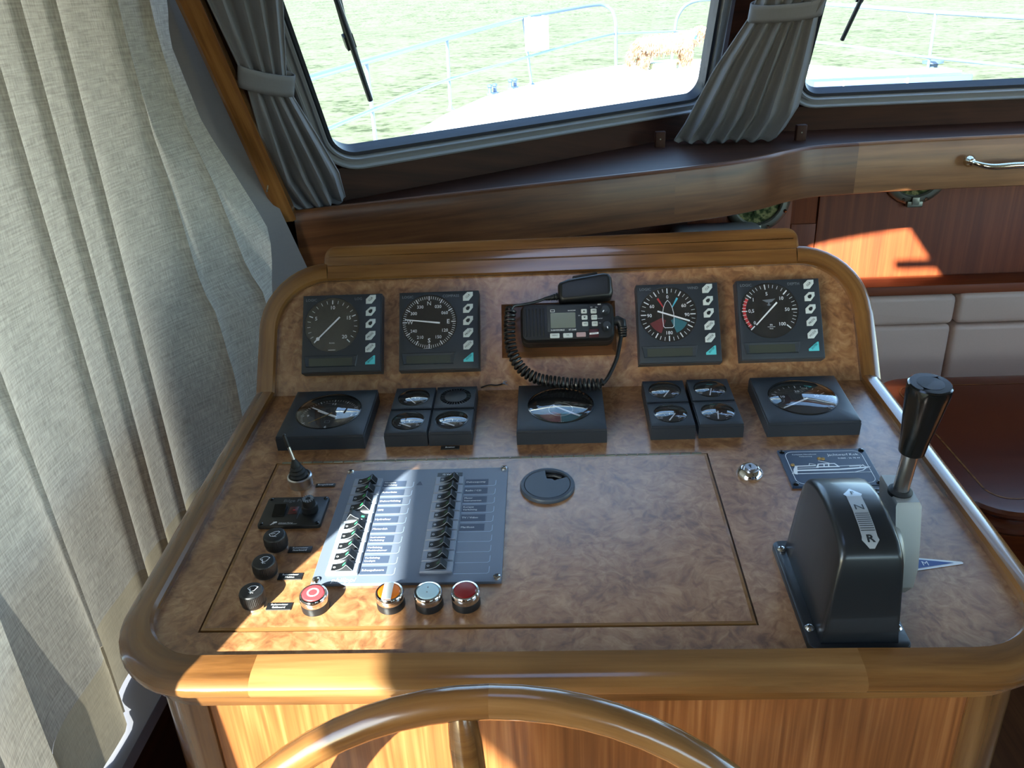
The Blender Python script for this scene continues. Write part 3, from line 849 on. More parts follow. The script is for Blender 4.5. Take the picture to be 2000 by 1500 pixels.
rowsL = [(0, (-0.500, -0.03, 1.98), (-0.40, 0.06, 1.98), 1.0), (.5, (-0.487, 0.300, 1.565), (-0.388, 0.380, 1.560), .95), (.63, (-0.482, 0.389, 1.445), (-0.424, 0.448, 1.430), .55), (.66, (-0.482, 0.404, 1.424), (-0.428, 0.462, 1.408), .55), (.78, (-0.494, 0.470, 1.310), (-0.404, 0.533, 1.310), .95), (.89, (-0.505, 0.530, 1.235), (-0.392, 0.60, 1.235), 1.2), (.985, (-0.491, 0.577, 1.181), (-0.400, 0.656, 1.176), 1.0), (1, (-0.476, 0.585, 1.169), (-0.412, 0.650, 1.169), .5)]
tied('tied_curtain', 'grey curtain tied at left edge of left windscreen', rowsL, (0.531, -0.684, -0.35), 4.4, ((-0.488, 0.392, 1.440), (-0.420, 0.462, 1.415), (0.012, -0.016, .034)), (-0.44, 0.6, 1.17))
rowsM = [(0, (0.51, 0.77, 1.95), (0.655, 0.77, 1.95), .8), (.5, (0.468, 0.985, 1.500), (0.628, 0.985, 1.497), .8), (.56, (0.461, 1.005, 1.466), (0.614, 1.005, 1.468), .7), (.72, (0.400, 1.072, 1.350), (0.622, 1.066, 1.360), 1.1), (.88, (0.350, 1.145, 1.222), (0.622, 1.125, 1.245), 1.3), (.97, (0.328, 1.180, 1.176), (0.604, 1.165, 1.190), 1.2), (1, (0.342, 1.185, 1.169), (0.585, 1.172, 1.169), .7)]
tied('tied_curtain', 'grey curtain tied between the two windscreens', rowsM, (-0.1, -0.866, -0.5), 6.3, ((0.458, 1.000, 1.474), (0.620, 0.998, 1.481), (0.0, -.02, .036)), (0.46, 1.18, 1.17))
for x, y, lb in ((0.292, 1.16, 'small wooden block at foot of middle curtain, window side'), (0.645, 1.17, 'small wooden block at foot of middle curtain, near curved shelf bend')):
    t = thing('curtain_block', lb, 'block', T((x, y, 1.166)), 'wooden blocks beside the middle curtain')
    obj('block', G().box((0, 0, .019), (.026, .02, .038), bev=.003), DARKW, t, 'z')
    obj('screw', G().lathe([(.0018, 0), (.0018, .0006), (.001, .0008)], 10, c=(0, -.0102, .02), M=Matrix.Rotation(R(90), 4, 'X')), BRONZE, t)

# ================================================================== DINETTE
t = thing('settee', 'taupe leather settee back under the bulkhead with wooden cap', 'settee', T((1.3, 1.2, 0.0)))
def cushion(x0, x1, z0, z1, y, th):
    return G().loft([[(x, y_, z) for x, z in offs(rrect(x0, x1, z0, z1, .016, 4), -i)] for i, y_ in ((0, y + th), (0, y + .012), (.003, y + .005), (.008, y + .001), (.014, y))], True, True, c=(-1.3, -1.2, 0))
for x0, x1, z0, z1, y in ((0.58, 1.128, .637, .722, 1.205), (1.134, 1.72, .637, .726, 1.205), (0.58, 1.130, .36, .633, 1.212), (1.136, 1.72, .36, .630, 1.212)):
    obj('back_cushion', cushion(x0, x1, z0, z1, y, .09), LEATH, t)
obj('seat_cushion', G().box((0, -.15, .34), (1.5, .42, .10), bev=.03), LEATH, t)
obj('base', G().box((0, -.13, .145), (1.5, .36, .29)), MAHOG, t)
obj('cap_rail', G().box((0, .06, .738), (1.6, .09, .026), bev=.006), MAHOG, t)
t = thing('cushion', 'pale grey cushion glimpsed under the curved shelf', 'cushion', T((0.45, 1.18, 0.84)))
obj('pad', G().box((0, 0, 0), (.24, .10, .22), bev=.03), HULLP, t)
obj('piping', G().tube([(p[0] , -.05, p[1]) for p in rrect(-.1, .1, -.09, .09, .02, 4)], .003, 6, closed=True), LEATH, t)

t = thing('dinette_table', 'dark red mahogany table with rounded moulded edge beyond console', 'table', T((1.3, 0.64, 0.0)))
tp = rrect(0.80 - 1.3, 1.9 - 1.3, 0.325 - .64, 0.95 - .64, .10, 8)
obj('tabletop', G().loft([[(x, y, z) for x, y in offs(tp, d)] for d, z in ((-.02, .545), (-.006, .548), (0, .556), (0, .566), (-.006, .572), (-.014, .576), (-.012, .582), (-.004, .588), (-.004, .594), (-.010, .600), (-.03, .6005))], True, True), TABLE, t)
obj('inlay', G().loft([[(x, y, .6012) for x, y in offs(tp, -.055)], [(x, y, .6012) for x, y in offs(tp, -.059)]], False, False), TEAK, t)
obj('leg', G().lathe([(.16, 0), (.16, .02), (.06, .05), (.045, .3), (.06, .5), (.12, .545)], 24), TABLE, t)
def porthole(name, label, x, z, y, glassm):
    t = thing(name, label, 'porthole', T((x, y, z)) @ Matrix.Rotation(R(90), 4, 'X'))
    obj('frame', G().lathe([(.064, -.006), (.064, .010), (.068, .013), (.078, .012), (.086, .008), (.090, .002), (.090, -.006)], 40, cap0=False, cap1=False), BRONZE, t)
    obj('pane', G().lathe([(.065, 0), (.065, .003)], 40), glassm, t)
    for k in range(8):
        a = 2 * PI * (k + .5) / 8
        obj('bolt', G().lathe([(.005, .009), (.005, .012), (.003, .0135)], 10, c=(.080 * math.cos(a), .080 * math.sin(a), 0)), BRASSN, t)
    obj('clasp', G().box((0, -.086, .014), (.042, .016, .012), bev=.003).box((0, -.076, .02), (.02, .02, .006), bev=.002), BRONZE, t)
    return t
def painted_view():
    m, t_, b = mat('porthole_view_glass')  # greenery seen through the porthole, painted into the pane colour
    tc = t_.nodes.new('ShaderNodeTexCoord'); n = t_.nodes.new('ShaderNodeTexVoronoi'); n.inputs['Scale'].default_value = 70
    nn = t_.nodes.new('ShaderNodeTexNoise'); nn.inputs['Scale'].default_value = 60; nn.inputs['Detail'].default_value = 4
    t_.links.new(tc.outputs['Object'], nn.inputs['Vector'])
    rp = ramp(t_, [(0.3, srgb(20, 26, 20)), (0.48, srgb(66, 78, 50)), (0.62, srgb(150, 146, 100)), (0.75, srgb(40, 52, 40))])
    t_.links.new(nn.outputs['Fac'], rp.inputs['Fac']); t_.links.new(rp.outputs[0], b.inputs['Base Color'])
    b.inputs['Roughness'].default_value = 0.12
    return m
VIEWG = painted_view()
porthole('porthole', 'aged metal porthole on bulkhead above settee, lower rim showing', 1.008, 1.046, 1.309, VIEWG)
porthole('porthole', 'porthole with outside greenery painted on its glass half hidden under curved shelf', 0.585, 0.985, 1.309, VIEWG)

# brass pull handle on the shelf front
t = thing('pull_handle', 'polished nickel pull handle on the shelf front', 'handle', T((1.11, 1.042, 1.117)))
for s in (-1, 1):
    obj('rosette', G().lathe([(.014, 0), (.014, .004), (.011, .010), (.008, .016), (.004, .018)], 20, c=(s * .098, 0, .006), M=Matrix.Rotation(R(90), 4, 'X')), BRASSN, t)
bar = [(-.098, -.010, .006), (-.092, -.022, .004), (-.075, -.030, -.001), (-.05, -.033, -.004), (0, -.035, -.002), (.05, -.033, -.004), (.075, -.030, -.001), (.092, -.022, .004), (.098, -.010, .006)]
bar = catmull(bar, 5)
obj('grip', G().tube(bar, [.0045 + .0035 * math.sin(PI * i / (len(bar) - 1)) for i in range(len(bar))], 12), BRASSN, t)

# ================================================================== HELM CONSOLE
CON0 = T((0.02, -0.25, 0))
con = thing('helm_console', 'varnished wood helm console with burl instrument panels', 'helm console', CON0)
CI = CON0.inverted()
def cpart(name, g, m, M=Matrix.Identity(4), grain='x', parent=None, **k):
    o = obj(name, g, m, con if parent is None else parent, grain, **k)
    if parent is None: o.matrix_basis = CI @ M
    return o
def arc(cx, cy, r, a0, a1, n=10): return [(cx + r * math.cos(R(a0 + (a1 - a0) * i / n)), cy + r * math.sin(R(a0 + (a1 - a0) * i / n))) for i in range(n + 1)]
# inner outline of the lower panel, counter-clockwise from front left
inner = [(-.377, 0.0), (-.380, -.215)] + arc(-.316, -.402, .064, 180, 270) + arc(.362, -.400, .067, 270, 360) + [(.424, -.21), (.417, 0.0)]
lid = (-.332, .188, -.432, -.161)
def with_hole(outline, rc, hr=0.0):
    cx, cy = (rc[0] + rc[1]) / 2, (rc[2] + rc[3]) / 2
    crn = [(rc[0], rc[2]), (rc[1], rc[2]), (rc[1], rc[3]), (rc[0], rc[3])]
    P = []
    n = len(outline)
    for i in range(n):
        a, b = outline[i], outline[(i + 1) % n]
        P.append(a)
        # insert points where rays through the hole corners cross this edge
        ins = []
        for c in crn:
            d = (c[0] - cx, c[1] - cy); e = (b[0] - a[0], b[1] - a[1])
            den = d[0] * e[1] - d[1] * e[0]
            if abs(den) < 1e-12: continue
            w_ = (a[0] - cx, a[1] - cy)
            t = (w_[0] * e[1] - w_[1] * e[0]) / den; s = (w_[0] * d[1] - w_[1] * d[0]) / den
            if t > 0 and 1e-6 < s < 1 - 1e-6: ins.append((s, (a[0] + e[0] * s, a[1] + e[1] * s)))
        P += [q for _, q in sorted(ins)]
    H = []
    for p in P:
        d = (p[0] - cx, p[1] - cy)
        k = min(((rc[1] - cx) / abs(d[0])) if abs(d[0]) > 1e-9 else 9, ((rc[3] - cy) / abs(d[1])) if abs(d[1]) > 1e-9 else 9)
        H.append((cx + d[0] * k, cy + d[1] * k))
    return P, H
wide = offs(inner, .006)
P_, H_ = with_hole(wide, lid)
g = G().loft([[(x, y, -.012) for x, y in P_], [(x, y, 0) for x, y in P_], [(x, y, 0) for x, y in H_], [(x, y, -.006) for x, y in H_]], False, True)
cpart('lower_panel', g, BURL, LOW, smooth=False)
g = G().box(((lid[0] + lid[1]) / 2, (lid[2] + lid[3]) / 2, -.0025), (lid[1] - lid[0] - .0096, lid[3] - lid[2] - .0096, .006))
lidp = cpart('access_lid', g, BURL, LOW, smooth=False)
def rectring(x0, x1, y0, y1, wd, z0, z1, off=.0012):
    a = [(x0, y0), (x1, y0), (x1, y1), (x0, y1)]
    b = offs(a, -wd)
    return G().loft([[(x, y, z0) for x, y in a], [(x, y, z1) for x, y in a], [(x, y, z1) for x, y in b], [(x, y, z0) for x, y in b]], False, False)
cpart('lid_edging', rectring(lid[0] + .0020, lid[1] - .0020, lid[2] + .0020, lid[3] - .0020, .0030, -.005, .0006), TEAKL, smooth=False, parent=lidp)
g = G()
for i in range(40):
    x = lid[0] + .007 + (i + .5) * (lid[1] - lid[0] - .014) / 40
    g.tube([(x - .0055, lid[3] - .0004, .0002), (x + .0055, lid[3] - .0004, .0002)], .0016, 8)
cpart('hinge', g, BRONZE, parent=lidp)

# wooden rail framing the lower panel (left length with corner, front length, right length with corner)
def rail_frames(pts):
    o = []
    for i, p in enumerate(pts):
        a = Vector(pts[max(i - 1, 0)]); b = Vector(pts[min(i + 1, len(pts) - 1)])
        t = (b - a).normalized()
        o.append((Vector((p[0], p[1], 0)), Vector((t.y, -t.x, 0)), Vector((0, 0, 1))))
    return o
def rprof(wd):
    return [(0, -.012), (0, .007), (.0025, .0105), (wd - .014, .0105), (wd - .006, .0080), (wd - .001, .0035), (wd, -.001), (wd - .002, -.0065), (wd - .008, -.0095), (.004, -.0095)]
left_ = [(-.377, .004), (-.3785, -.1), (-.380, -.215), (-.380, -.33)] + arc(-.316, -.402, .064, 180, 270) + [(-.300, -.466), (-.262, -.466)]
fr_ = [(-.262, -.466), (-.1, -.466), (.05, -.466), (.262, -.4665)]
right_ = [(.262, -.4665), (.31, -.467)] + arc(.362, -.400, .067, 270, 360) + [(.428, -.33), (.424, -.21), (.4205, -.1), (.417, .004)]
def wl(n, w0, w1, c):  # width along a run
    return lambda k: rprof(w0 + (w1 - w0) * min(1, max(0, (k - c[0]) / (c[1] - c[0]))))
cpart('rail', G().sweep(rail_frames(left_), wl(0, .029, .037, (3, 12))), TEAK, LOW)
cpart('rail', G().sweep(rail_frames(fr_), rprof(.037)), TEAKL, LOW)
cpart('rail', G().sweep(rail_frames(right_), wl(0, .037, .025, (3, 12))), TEAK, LOW)

# upper panel and its frame
up_in = [(-.377, 0.0), (-.376, .085)] + arc(-.306, .092, .070, 180, 90) + arc(.345, .0935, .070, 90, 0) + [(.416, .09), (.417, 0.0)]
up_in = up_in[::-1]
g = G().prism_z(offs(up_in, .006), -.012, 0.0)
cpart('upper_panel', g, BURL, UPP, smooth=False)
ul_ = ([(-.377, -.002), (-.3765, .05), (-.376, .085)] + arc(-.306, .092, .070, 180, 90))[::-1]
ut_ = [(.345, .1635), (.1, .1628), (-.1, .1624), (-.306, .162)]
ur_ = ([(.417, -.002), (.4165, .05), (.416, .09)] + arc(.345, .0935, .070, 0, 90))
def inv(pts): return pts
cpart('upper_rail', G().sweep(rail_frames(ur_), rprof(.027)), TEAK, UPP)
cpart('upper_rail', G().sweep(rail_frames(ut_), [(0, -.012), (0, .007), (.002, .0095), (.020, .0095), (.0215, .008), (.0215, -.02)]), TEAK, UPP)
cpart('upper_rail', G().sweep(rail_frames(ul_), rprof(.028)), TEAK, UPP)
# raised back board along the top
bb = [(-.313, .178), (.351, .180), (.351, .200)] + arc(.334, .200, .017, 0, 90, 6) + arc(-.296, .197, .017, 90, 180, 6) + [(-.313, .197)]
cpart('back_board', G().loft([[(x, y, z) for x, y in offs(bb, d)] for z, d in ((-.016, -.003), (-.013, 0), (.001, 0), (.004, -.001), (.0058, -.004), (.0064, -.008))], True, True), TEAK, UPP)

# body: veneered front, rounded corner posts, apron moulding, sides
def foot(d, yb=.16):
    pl = [(-.395, yb), (-.395, -.40)] + arc(-.315, -.402, .080, 180, 270, 8) + arc(.362, -.40, .080, 270, 360, 8) + [(.440, yb)]
    return offs(pl, d)
def panel_z(x, y, h): return 1.05 + y * math.tan(R(5.0)) + h / math.cos(R(5))
def body_loft(d, h0, h1, zb=None):
    pl = foot(d)
    top = [(x, y, panel_z(x, y, h1)) for x, y in pl]
    bot = [(x, y, zb if zb is not None else panel_z(x, y, h0)) for x, y in pl]
    return G().loft([bot, top], True, True)
cpart('body', body_loft(-.012, 0, -.013, 0.0), VENEER, grain='z', ang=30)
g = G().loft([[(x, y, panel_z(x, y, h)) for x, y in foot(d)] for h, d in ((-.036, -.012), (-.036, -.002), (-.033, .001), (-.014, .005), (-.0092, .005))], False, False)
cpart('apron', g, TEAK, grain='x')
for sx in (-1, 1):
    cx, cy = (-.315, -.402) if sx < 0 else (.362, -.40)
    a0, a1 = (182, 268) if sx < 0 else (272, 358)
    A1 = arc(cx, cy, .0705, a0, a1, 8); A0 = arc(cx, cy, .066, a1, a0, 8)
    pl = A1 + A0
    g = G().loft([[(x, y, 0) for x, y in pl], [(x, y, panel_z(x, y, -.037)) for x, y in pl]], True, True)
    cpart('corner_post', g, TEAK, grain='z')
g = G()
g.prism_z(offs(up_in, .020), -.060, -.0121)
cpart('back_box', g, DARKW, UPP)

# ================================================================== INSTRUMENTS
def square_ring(h, n, z, cx=0, cy=0):
    # n points per side, ordered to match circle angles starting at 45 deg
    o = []
    for i in range(4 * n):
        a = R(45 + 90 * i / n)
        c_, s_ = math.cos(a), math.sin(a); k = h / max(abs(c_), abs(s_))
        o.append((cx + c_ * k, cy + s_ * k, z))
    return o
def circ_ring(r, n, z, cx=0, cy=0):
    return [(cx + r * math.cos(R(45 + 90 * i / n)), cy + r * math.sin(R(45 + 90 * i / n)), z) for i in range(4 * n)]
def housing(half, h, r, depth, cx=0, cy=0, n=12, edge=.0018, lip=0.0):
    rings = [square_ring(half, n, 0), square_ring(half, n, h - .004), square_ring(half - .0005, n, h - .0038), square_ring(half - .0005, n, h - edge), square_ring(half - edge * .4, n, h - edge * .3), square_ring(half - edge, n, h)]
    rings += [circ_ring(r, n, h, cx, cy), circ_ring(r, n, h - depth, cx, cy)]
    return G().loft(rings, True, True)
def ticks(g, cx, cy, r0, r1, wd, angs, z):
    for a in angs:
        c_, s_ = math.cos(R(a)), math.sin(R(a))
        g.seg((cx + r0 * c_, cy + r0 * s_), (cx + r1 * c_, cy + r1 * s_), wd, z)
    return g
def needle(g, cx, cy, a, r_tip, r_tail, w0, w1, z):
    c_, s_ = math.cos(R(a)), math.sin(R(a)); n = (-s_, c_)
    p0 = (cx - r_tail * c_, cy - r_tail * s_); p1 = (cx + r_tip * c_, cy + r_tip * s_)
    return g.prism_z([(p0[0] - n[0] * w0, p0[1] - n[1] * w0), (p1[0] - n[0] * w1, p1[1] - n[1] * w1), (p1[0] + n[0] * w1, p1[1] + n[1] * w1), (p0[0] + n[0] * w0, p0[1] + n[1] * w0)], z, z + .0006)
IH = .0215
DX, DY, DR = -.0133, .0120, .0385
def base_instrument(name, label, x, s, title):
    t = thing(name, label, 'instrument', upp(x, s), 'row of four square instruments on the upper panel')
    obj('housing', housing(.055, IH, DR, .0022, DX, DY), HOUS, t)
    obj('dial', G().disc(DR - .0004, IH - .0020, 48, (DX, DY)), DIAL, t, smooth=False)
    obj('lens', G().disc(DR - .0002, IH - .0002, 48, (DX, DY)), LENS, t, smooth=False)
    # lcd in a shallow bevelled recess
    q = [(-.0485, -.0475), (.0205, -.0475), (.0235, -.0315), (-.0515, -.0315)]
    i_ = [(-.0440, -.0462), (.0160, -.0462), (.0160, -.0352), (-.0440, -.0352)]
    obj('display_bezel', G().loft([[(x_, y_, IH + .0001) for x_, y_ in q], [(x_, y_, IH + .0012) for x_, y_ in offs(q, -.001)], [(x_, y_, IH + .0003) for x_, y_ in i_]], False, True), HOUS2, t, ang=20)
    obj('display', G().poly(i_, IH + .0006), LCD, t, smooth=False)
    tx = G(); tx.text('LOGIC', .0052, -.0505, .0475, IH + .0003, 'L'); tx.text(title, .0052, .0285, .0475, IH + .0003, 'R')
    obj('lettering', tx, PRINT, t, smooth=False)
    keys = ['CLR', None, None, 'PROG', 'MODE', 'ENTER']
    for i, k in enumerate(keys):
        cx, cy = .0405, .0462 - i * .0171; w_, h_ = .0068, .0062
        if k != 'ENTER': pl = [(cx - w_, cy - h_), (cx - w_, cy - h_ + .0068), (cx - w_ + .0060, cy + h_), (cx + w_, cy + h_), (cx + w_, cy + h_ - .0052), (cx + w_ - .0058, cy - h_)]
        else: pl = [(cx - w_, cy - h_), (cx - w_, cy - h_ + .003), (cx + w_ - .002, cy + h_), (cx + w_, cy + h_), (cx + w_, cy - h_)]
        if k != 'ENTER': pl = pl[::-1]
        else: pl = pl[::-1]
        b = obj('button', G().prism_z(pl, IH - .0002, IH + .0009, bev=.0004), KEYC if k == 'ENTER' else KEYB, t)
        g = G()
        if k: g.text(k, .0040 if len(k) < 5 else .0034, cx + (.0008 if k == 'ENTER' else 0), cy - (.0002 if k == 'ENTER' else 0), IH + .0012, rz=R(43), bold=.012)
        else: g.poly([(cx - .0024, cy - .0022), (cx + .0004, cy - .0030), (cx + .0026, cy - .0002), (cx + .0024, cy + .0028), (cx - .0006, cy + .0026), (cx - .0030, cy + .0006)], IH + .0012)
        obj('key_print', g, DPRINT, b, smooth=False)
        if k == 'ENTER': b['label'] = 'turquoise enter key'
    return t
ZD = IH - .0016
UX = {'log': -.2815, 'compass': -.147, 'wind': .178, 'depth': .3129}
# speed log
t = base_instrument('speed_log', 'square dark speed log dial reading zero to twenty, first of four', UX['log'], .082, 'LOG')
g = G(); ticks(g, DX, DY, .0305, .0350, .0007, [225 - 13.5 * i for i in range(21) if i % 5], ZD); ticks(g, DX, DY, .0295, .0352, .0014, [225 - 67.5 * i for i in range(5)], ZD)
for v, a, r in (('5', 157.5, .0245), ('10', 90, .0245), ('15', 22.5, .0245), ('20', -45, .0245)):
    g.text(v, .0072, DX + r * math.cos(R(a)), DY + r * math.sin(R(a)), ZD, bold=.012)
g.text('knots', .0034, DX, DY - .0255, ZD); g.seg((DX - .005, DY - .0355), (DX + .005, DY - .0355), .0008, ZD)
obj('dial_print', g, WHITE, t, smooth=False)
obj('needle', needle(G(), DX, DY, 225, .034, .0150, .0011, .0008, ZD + .0005).prism_z([(DX - .0195 + .0025 * math.cos(a * PI / 6), DY - .0195 + .0025 * math.sin(a * PI / 6)) for a in range(12)], ZD + .0005, ZD + .0011), NEEDLE, t)
# compass
t = base_instrument('compass_repeater', 'square dark compass dial with full ring of numbers and N E S W', UX['compass'], .0817, 'COMPASS')
g = G(); ticks(g, DX, DY, .0325, .0365, .0007, [5 * i for i in range(72) if i % 6], ZD); ticks(g, DX, DY, .0305, .0367, .0015, [30 * i for i in range(12)], ZD)
for k in range(12):
    a = 90 - 30 * k; lb = {0: 'N', 3: 'E', 6: 'S', 9: 'W'}.get(k, '%03d' % (30 * k)); r = .0247 if k % 3 else .0262
    g.text(lb, .0082 if k % 3 == 0 else .0062, DX + r * math.cos(R(a)), DY + r * math.sin(R(a)) * 1.0, ZD, bold=.022 if k % 3 == 0 else .01)
g.poly([(DX - .0095, DY - .0372), (DX + .0045, DY - .0372), (DX, DY - .0366), (DX - .005, DY - .0366)], ZD)
obj('dial_print', g, WHITE, t, smooth=False)
obj('needle', needle(G(), DX, DY, 173, .0335, .0150, .0011, .0007, ZD + .0005), NEEDLE, t)
# wind
t = base_instrument('wind_indicator', 'square dark wind dial with boat outline and red and cyan sectors', UX['wind'], .0814, 'WIND')
g = G(); ticks(g, DX, DY, .0315, .0365, .0007, [10 * i for i in range(36) if i % 3], ZD); ticks(g, DX, DY, .0295, .0367, .0015, [30 * i for i in range(12)], ZD)
for v, x, y in (('0', 0, .0245), ('60', .0213, .0118), ('90', .0252, -.0010), ('180', 0, -.0255), ('60', -.0213, .0118), ('90', -.0252, -.0010)):
    g.text(v, .0066, DX + x, DY + y, ZD, bold=.012)
hull = [(-.0070, -.016), (-.0076, -.006), (-.0074, .002), (-.0058, .010), (-.0030, .0165), (0, .0200), (.0030, .0165), (.0058, .010), (.0074, .002), (.0076, -.006), (.0070, -.016), (.005, -.0182), (-.005, -.0182)]
g.polyline([(DX + x, DY + y) for x, y in hull], .0008, ZD, True)
obj('dial_print', g, WHITE, t, smooth=False)
def wedge(a0, a1, r0, r1):
    n = 6; A = [a0 + (a1 - a0) * i / n for i in range(n + 1)]
    return [(DX + r1 * math.cos(R(a)), DY + r1 * math.sin(R(a))) for a in A] + [(DX + r0 * math.cos(R(a)), DY + r0 * math.sin(R(a))) for a in A[::-1]]
o = obj('port_mark', G().poly(wedge(123, 117, .011, .0265), ZD - .0002), REDP, t, smooth=False); o['label'] = 'red narrow sector'
o = obj('starboard_mark', G().poly(wedge(63, 57, .011, .0265), ZD - .0002), TEALP, t, smooth=False); o['label'] = 'cyan narrow sector'
obj('port_sector', G().poly(wedge(248, 205, .0085, .0275), ZD - .0003), REDD, t, smooth=False)
obj('starboard_sector', G().poly(wedge(335, 292, .0085, .0275), ZD - .0003), TEALD, t, smooth=False)
obj('needle', needle(G(), DX, DY, -19, .0300, .0150, .0010, .0010, ZD + .0005), NEEDLE, t)
# depth
t = base_instrument('depth_sounder', 'square dark depth dial with red shallow band, fourth of four', UX['depth'], .0824, 'DEPTH')
g = G(); ticks(g, DX, DY, .0295, .0367, .0016, [225, 142, 97, 48, 2, -43], ZD); g.seg((DX - .0367, DY), (DX - .0295, DY), .0014, ZD)
ticks(g, DX, DY, .0315, .0362, .0007, [216, 207, 198, 189, 173, 165, 157, 149, 133, 125, 117, 107, 88, 79, 69, 58, 39, 30, 20, 11, -6, -14, -22, -30], ZD)
for v, x, y, s in (('0', -.0205, -.0165, .0062), ('0,5', -.0240, 0, .0066), ('1', -.0205, .0155, .0066), ('5', -.0022, .0232, .0066), ('10', .0165, .0165, .0066), ('50', .0235, .0008, .0066), ('100', .0155, -.0190, .0066)):
    g.text(v, s, DX + x, DY + y, ZD, bold=.012)
g.text('m', .0050, DX + .001, DY - .0195, ZD, bold=.01); g.seg((DX - .004, DY - .0225), (DX + .006, DY - .0225), .0005, ZD); g.text('feet', .0030, DX + .001, DY - .0248, ZD)
obj('dial_print', g, WHITE, t, smooth=False)
g = G().poly([(DX - .009, DY + .0148), (DX + .009, DY + .0165), (DX + .004, DY + .0120), (DX + .001, DY + .0112), (DX - .003, DY + .0116)], ZD).poly([(DX - .001, DY + .0112), (DX + .0008, DY + .0112), (DX + .0012, DY + .0085), (DX - .0014, DY + .0085)], ZD).poly([(DX - .0030, DY + .0085), (DX + .0028, DY + .0087), (DX + .0014, DY + .0068), (DX - .0016, DY + .0068)], ZD)
obj('dial_symbol', g, PRINT, t, smooth=False)
obj('shallow_band', G().ring(.0312, .0352, ZD - .0003, 24, (DX, DY), 222, 148), REDP, t, smooth=False)
obj('needle', needle(G(), DX, DY, 226, .0270, .0150, .0011, .0008, ZD + .0005), NEEDLE, t)

# ---- lower row: three big gauges and two blocks of four small modules
GH = .0205
def dome(r, z, hgt, n=40):
    prof = [(r, z - .001), (r, z + .0006), (r - .0009, z + .0010)]
    Rr = (r * r + hgt * hgt) / (2 * hgt)
    for k in range(1, 8):
        q = (r - .0012) * (1 - k / 7.5)
        prof.append((q, z + .001 + math.sqrt(Rr * Rr - q * q) - (Rr - hgt)))
    return prof
def big_gauge(name, label, x, y, r=.042):
    t = thing(name, label, 'gauge', low(x, y), 'three large square gauges on the lower panel')
    obj('housing', housing(.055, GH, r, .007, 0, .002), HOUS, t)
    obj('lens_rim', G().lathe([(r + .0002, GH - .001), (r + .0002, GH + .0006), (r - .0012, GH + .0009), (r - .0016, GH - .001)], 48, c=(0, .002, 0), cap0=False, cap1=False), BLACKG, t)
    obj('dial', G().disc(r - .0003, GH - .0066, 48, (0, .002)), DIAL, t, smooth=False)
    obj('lens', G().lathe(dome(r - .0008, GH, .0042), 48, c=(0, .002, 0), cap0=False), LENS, t, ang=60)
    return t
ZG = GH - .0062
t = big_gauge('clock', 'square clock with white hands at left end of lower row', -.2826, -.0785)
g = G(); ticks(g, 0, .002, .0345, .0375, .0005, [6 * i for i in range(60) if i % 5], ZG); ticks(g, 0, .002, .0335, .0380, .0012, [30 * i for i in range(12)], ZG)
for v, x, y in (('12', 0, .0275), ('3', .0285, 0), ('6', 0, -.0275), ('9', -.0285, 0)): g.text(v, .0066, x, .002 + y, ZG, bold=.01)
obj('dial_print', g, WHITE, t, smooth=False)
obj('dial_symbol', G().polyline([(-.003, -.0105), (.003, -.0105), (.003, -.0155), (-.003, -.0155)], .0007, ZG, True).seg((.007, .006), (.010, .001), .001, ZG), PRINT, t, smooth=False)
obj('minute_hand', needle(G(), 0, .002, 146, .032, .012, .0012, .0008, ZG + .001), NEEDLE, t)
obj('hour_hand', needle(G(), 0, .002, 150, .020, .010, .0019, .0012, ZG + .0005), NEEDLE, t)
o = obj('second_hand', needle(G(), 0, .002, 222, .031, .004, .0005, .0003, ZG + .0018), AMBER, t); o['label'] = 'thin amber second hand'
t = big_gauge('wind_close_gauge', 'square gauge with tilted white needle in middle of lower row', .0158, -.0787)
g = G().ring(.0150, .0156, ZG, 40, (0, .002)); ticks(g, 0, .002, .0345, .0385, .0006, [-140 + 10 * i for i in range(12)] + [-35, -20], ZG)
g.text('180', .0050, 0, -.029, ZG); g.seg((0, -.012), (0, -.030), .0004, ZG)
obj('dial_print', g, WHITE, t, smooth=False)
def wedge2(a0, a1, r0, r1): return [(r1 * math.cos(R(a0 + (a1 - a0) * i / 6)), .002 + r1 * math.sin(R(a0 + (a1 - a0) * i / 6))) for i in range(7)] + [(r0 * math.cos(R(a1)), .002 + r0 * math.sin(R(a1))), (r0 * math.cos(R(a0)), .002 + r0 * math.sin(R(a0)))]
obj('port_sector', G().poly(wedge2(205, 268, .010, .030), ZG - .0003), REDD, t, smooth=False)
obj('starboard_sector', G().poly(wedge2(272, 335, .010, .030), ZG - .0003), TEALD, t, smooth=False)
obj('needle', needle(G(), 0, .002, -38, .030, .012, .0013, .0012, ZG + .001), NEEDLE, t)
t = big_gauge('tachometer', 'square rev counter with bright sky reflection, right end of lower row', .3194, -.075)
g = G(); ticks(g, 0, .002, .0345, .0380, .0006, [210 - 12 * i for i in range(21) if i % 5], ZG); ticks(g, 0, .002, .0325, .0382, .0013, [210 - 60 * i for i in range(5)], ZG)
for v, a in (('10', 150), ('20', 90), ('30', 30)): g.text(v, .0066, .0245 * math.cos(R(a)), .002 + .0245 * math.sin(R(a)), ZG, bold=.01)
obj('dial_print', g, WHITE, t, smooth=False)
obj('needle', needle(G(), 0, .002, 212, .031, .010, .0011, .0008, ZG + .001), NEEDLE, t)

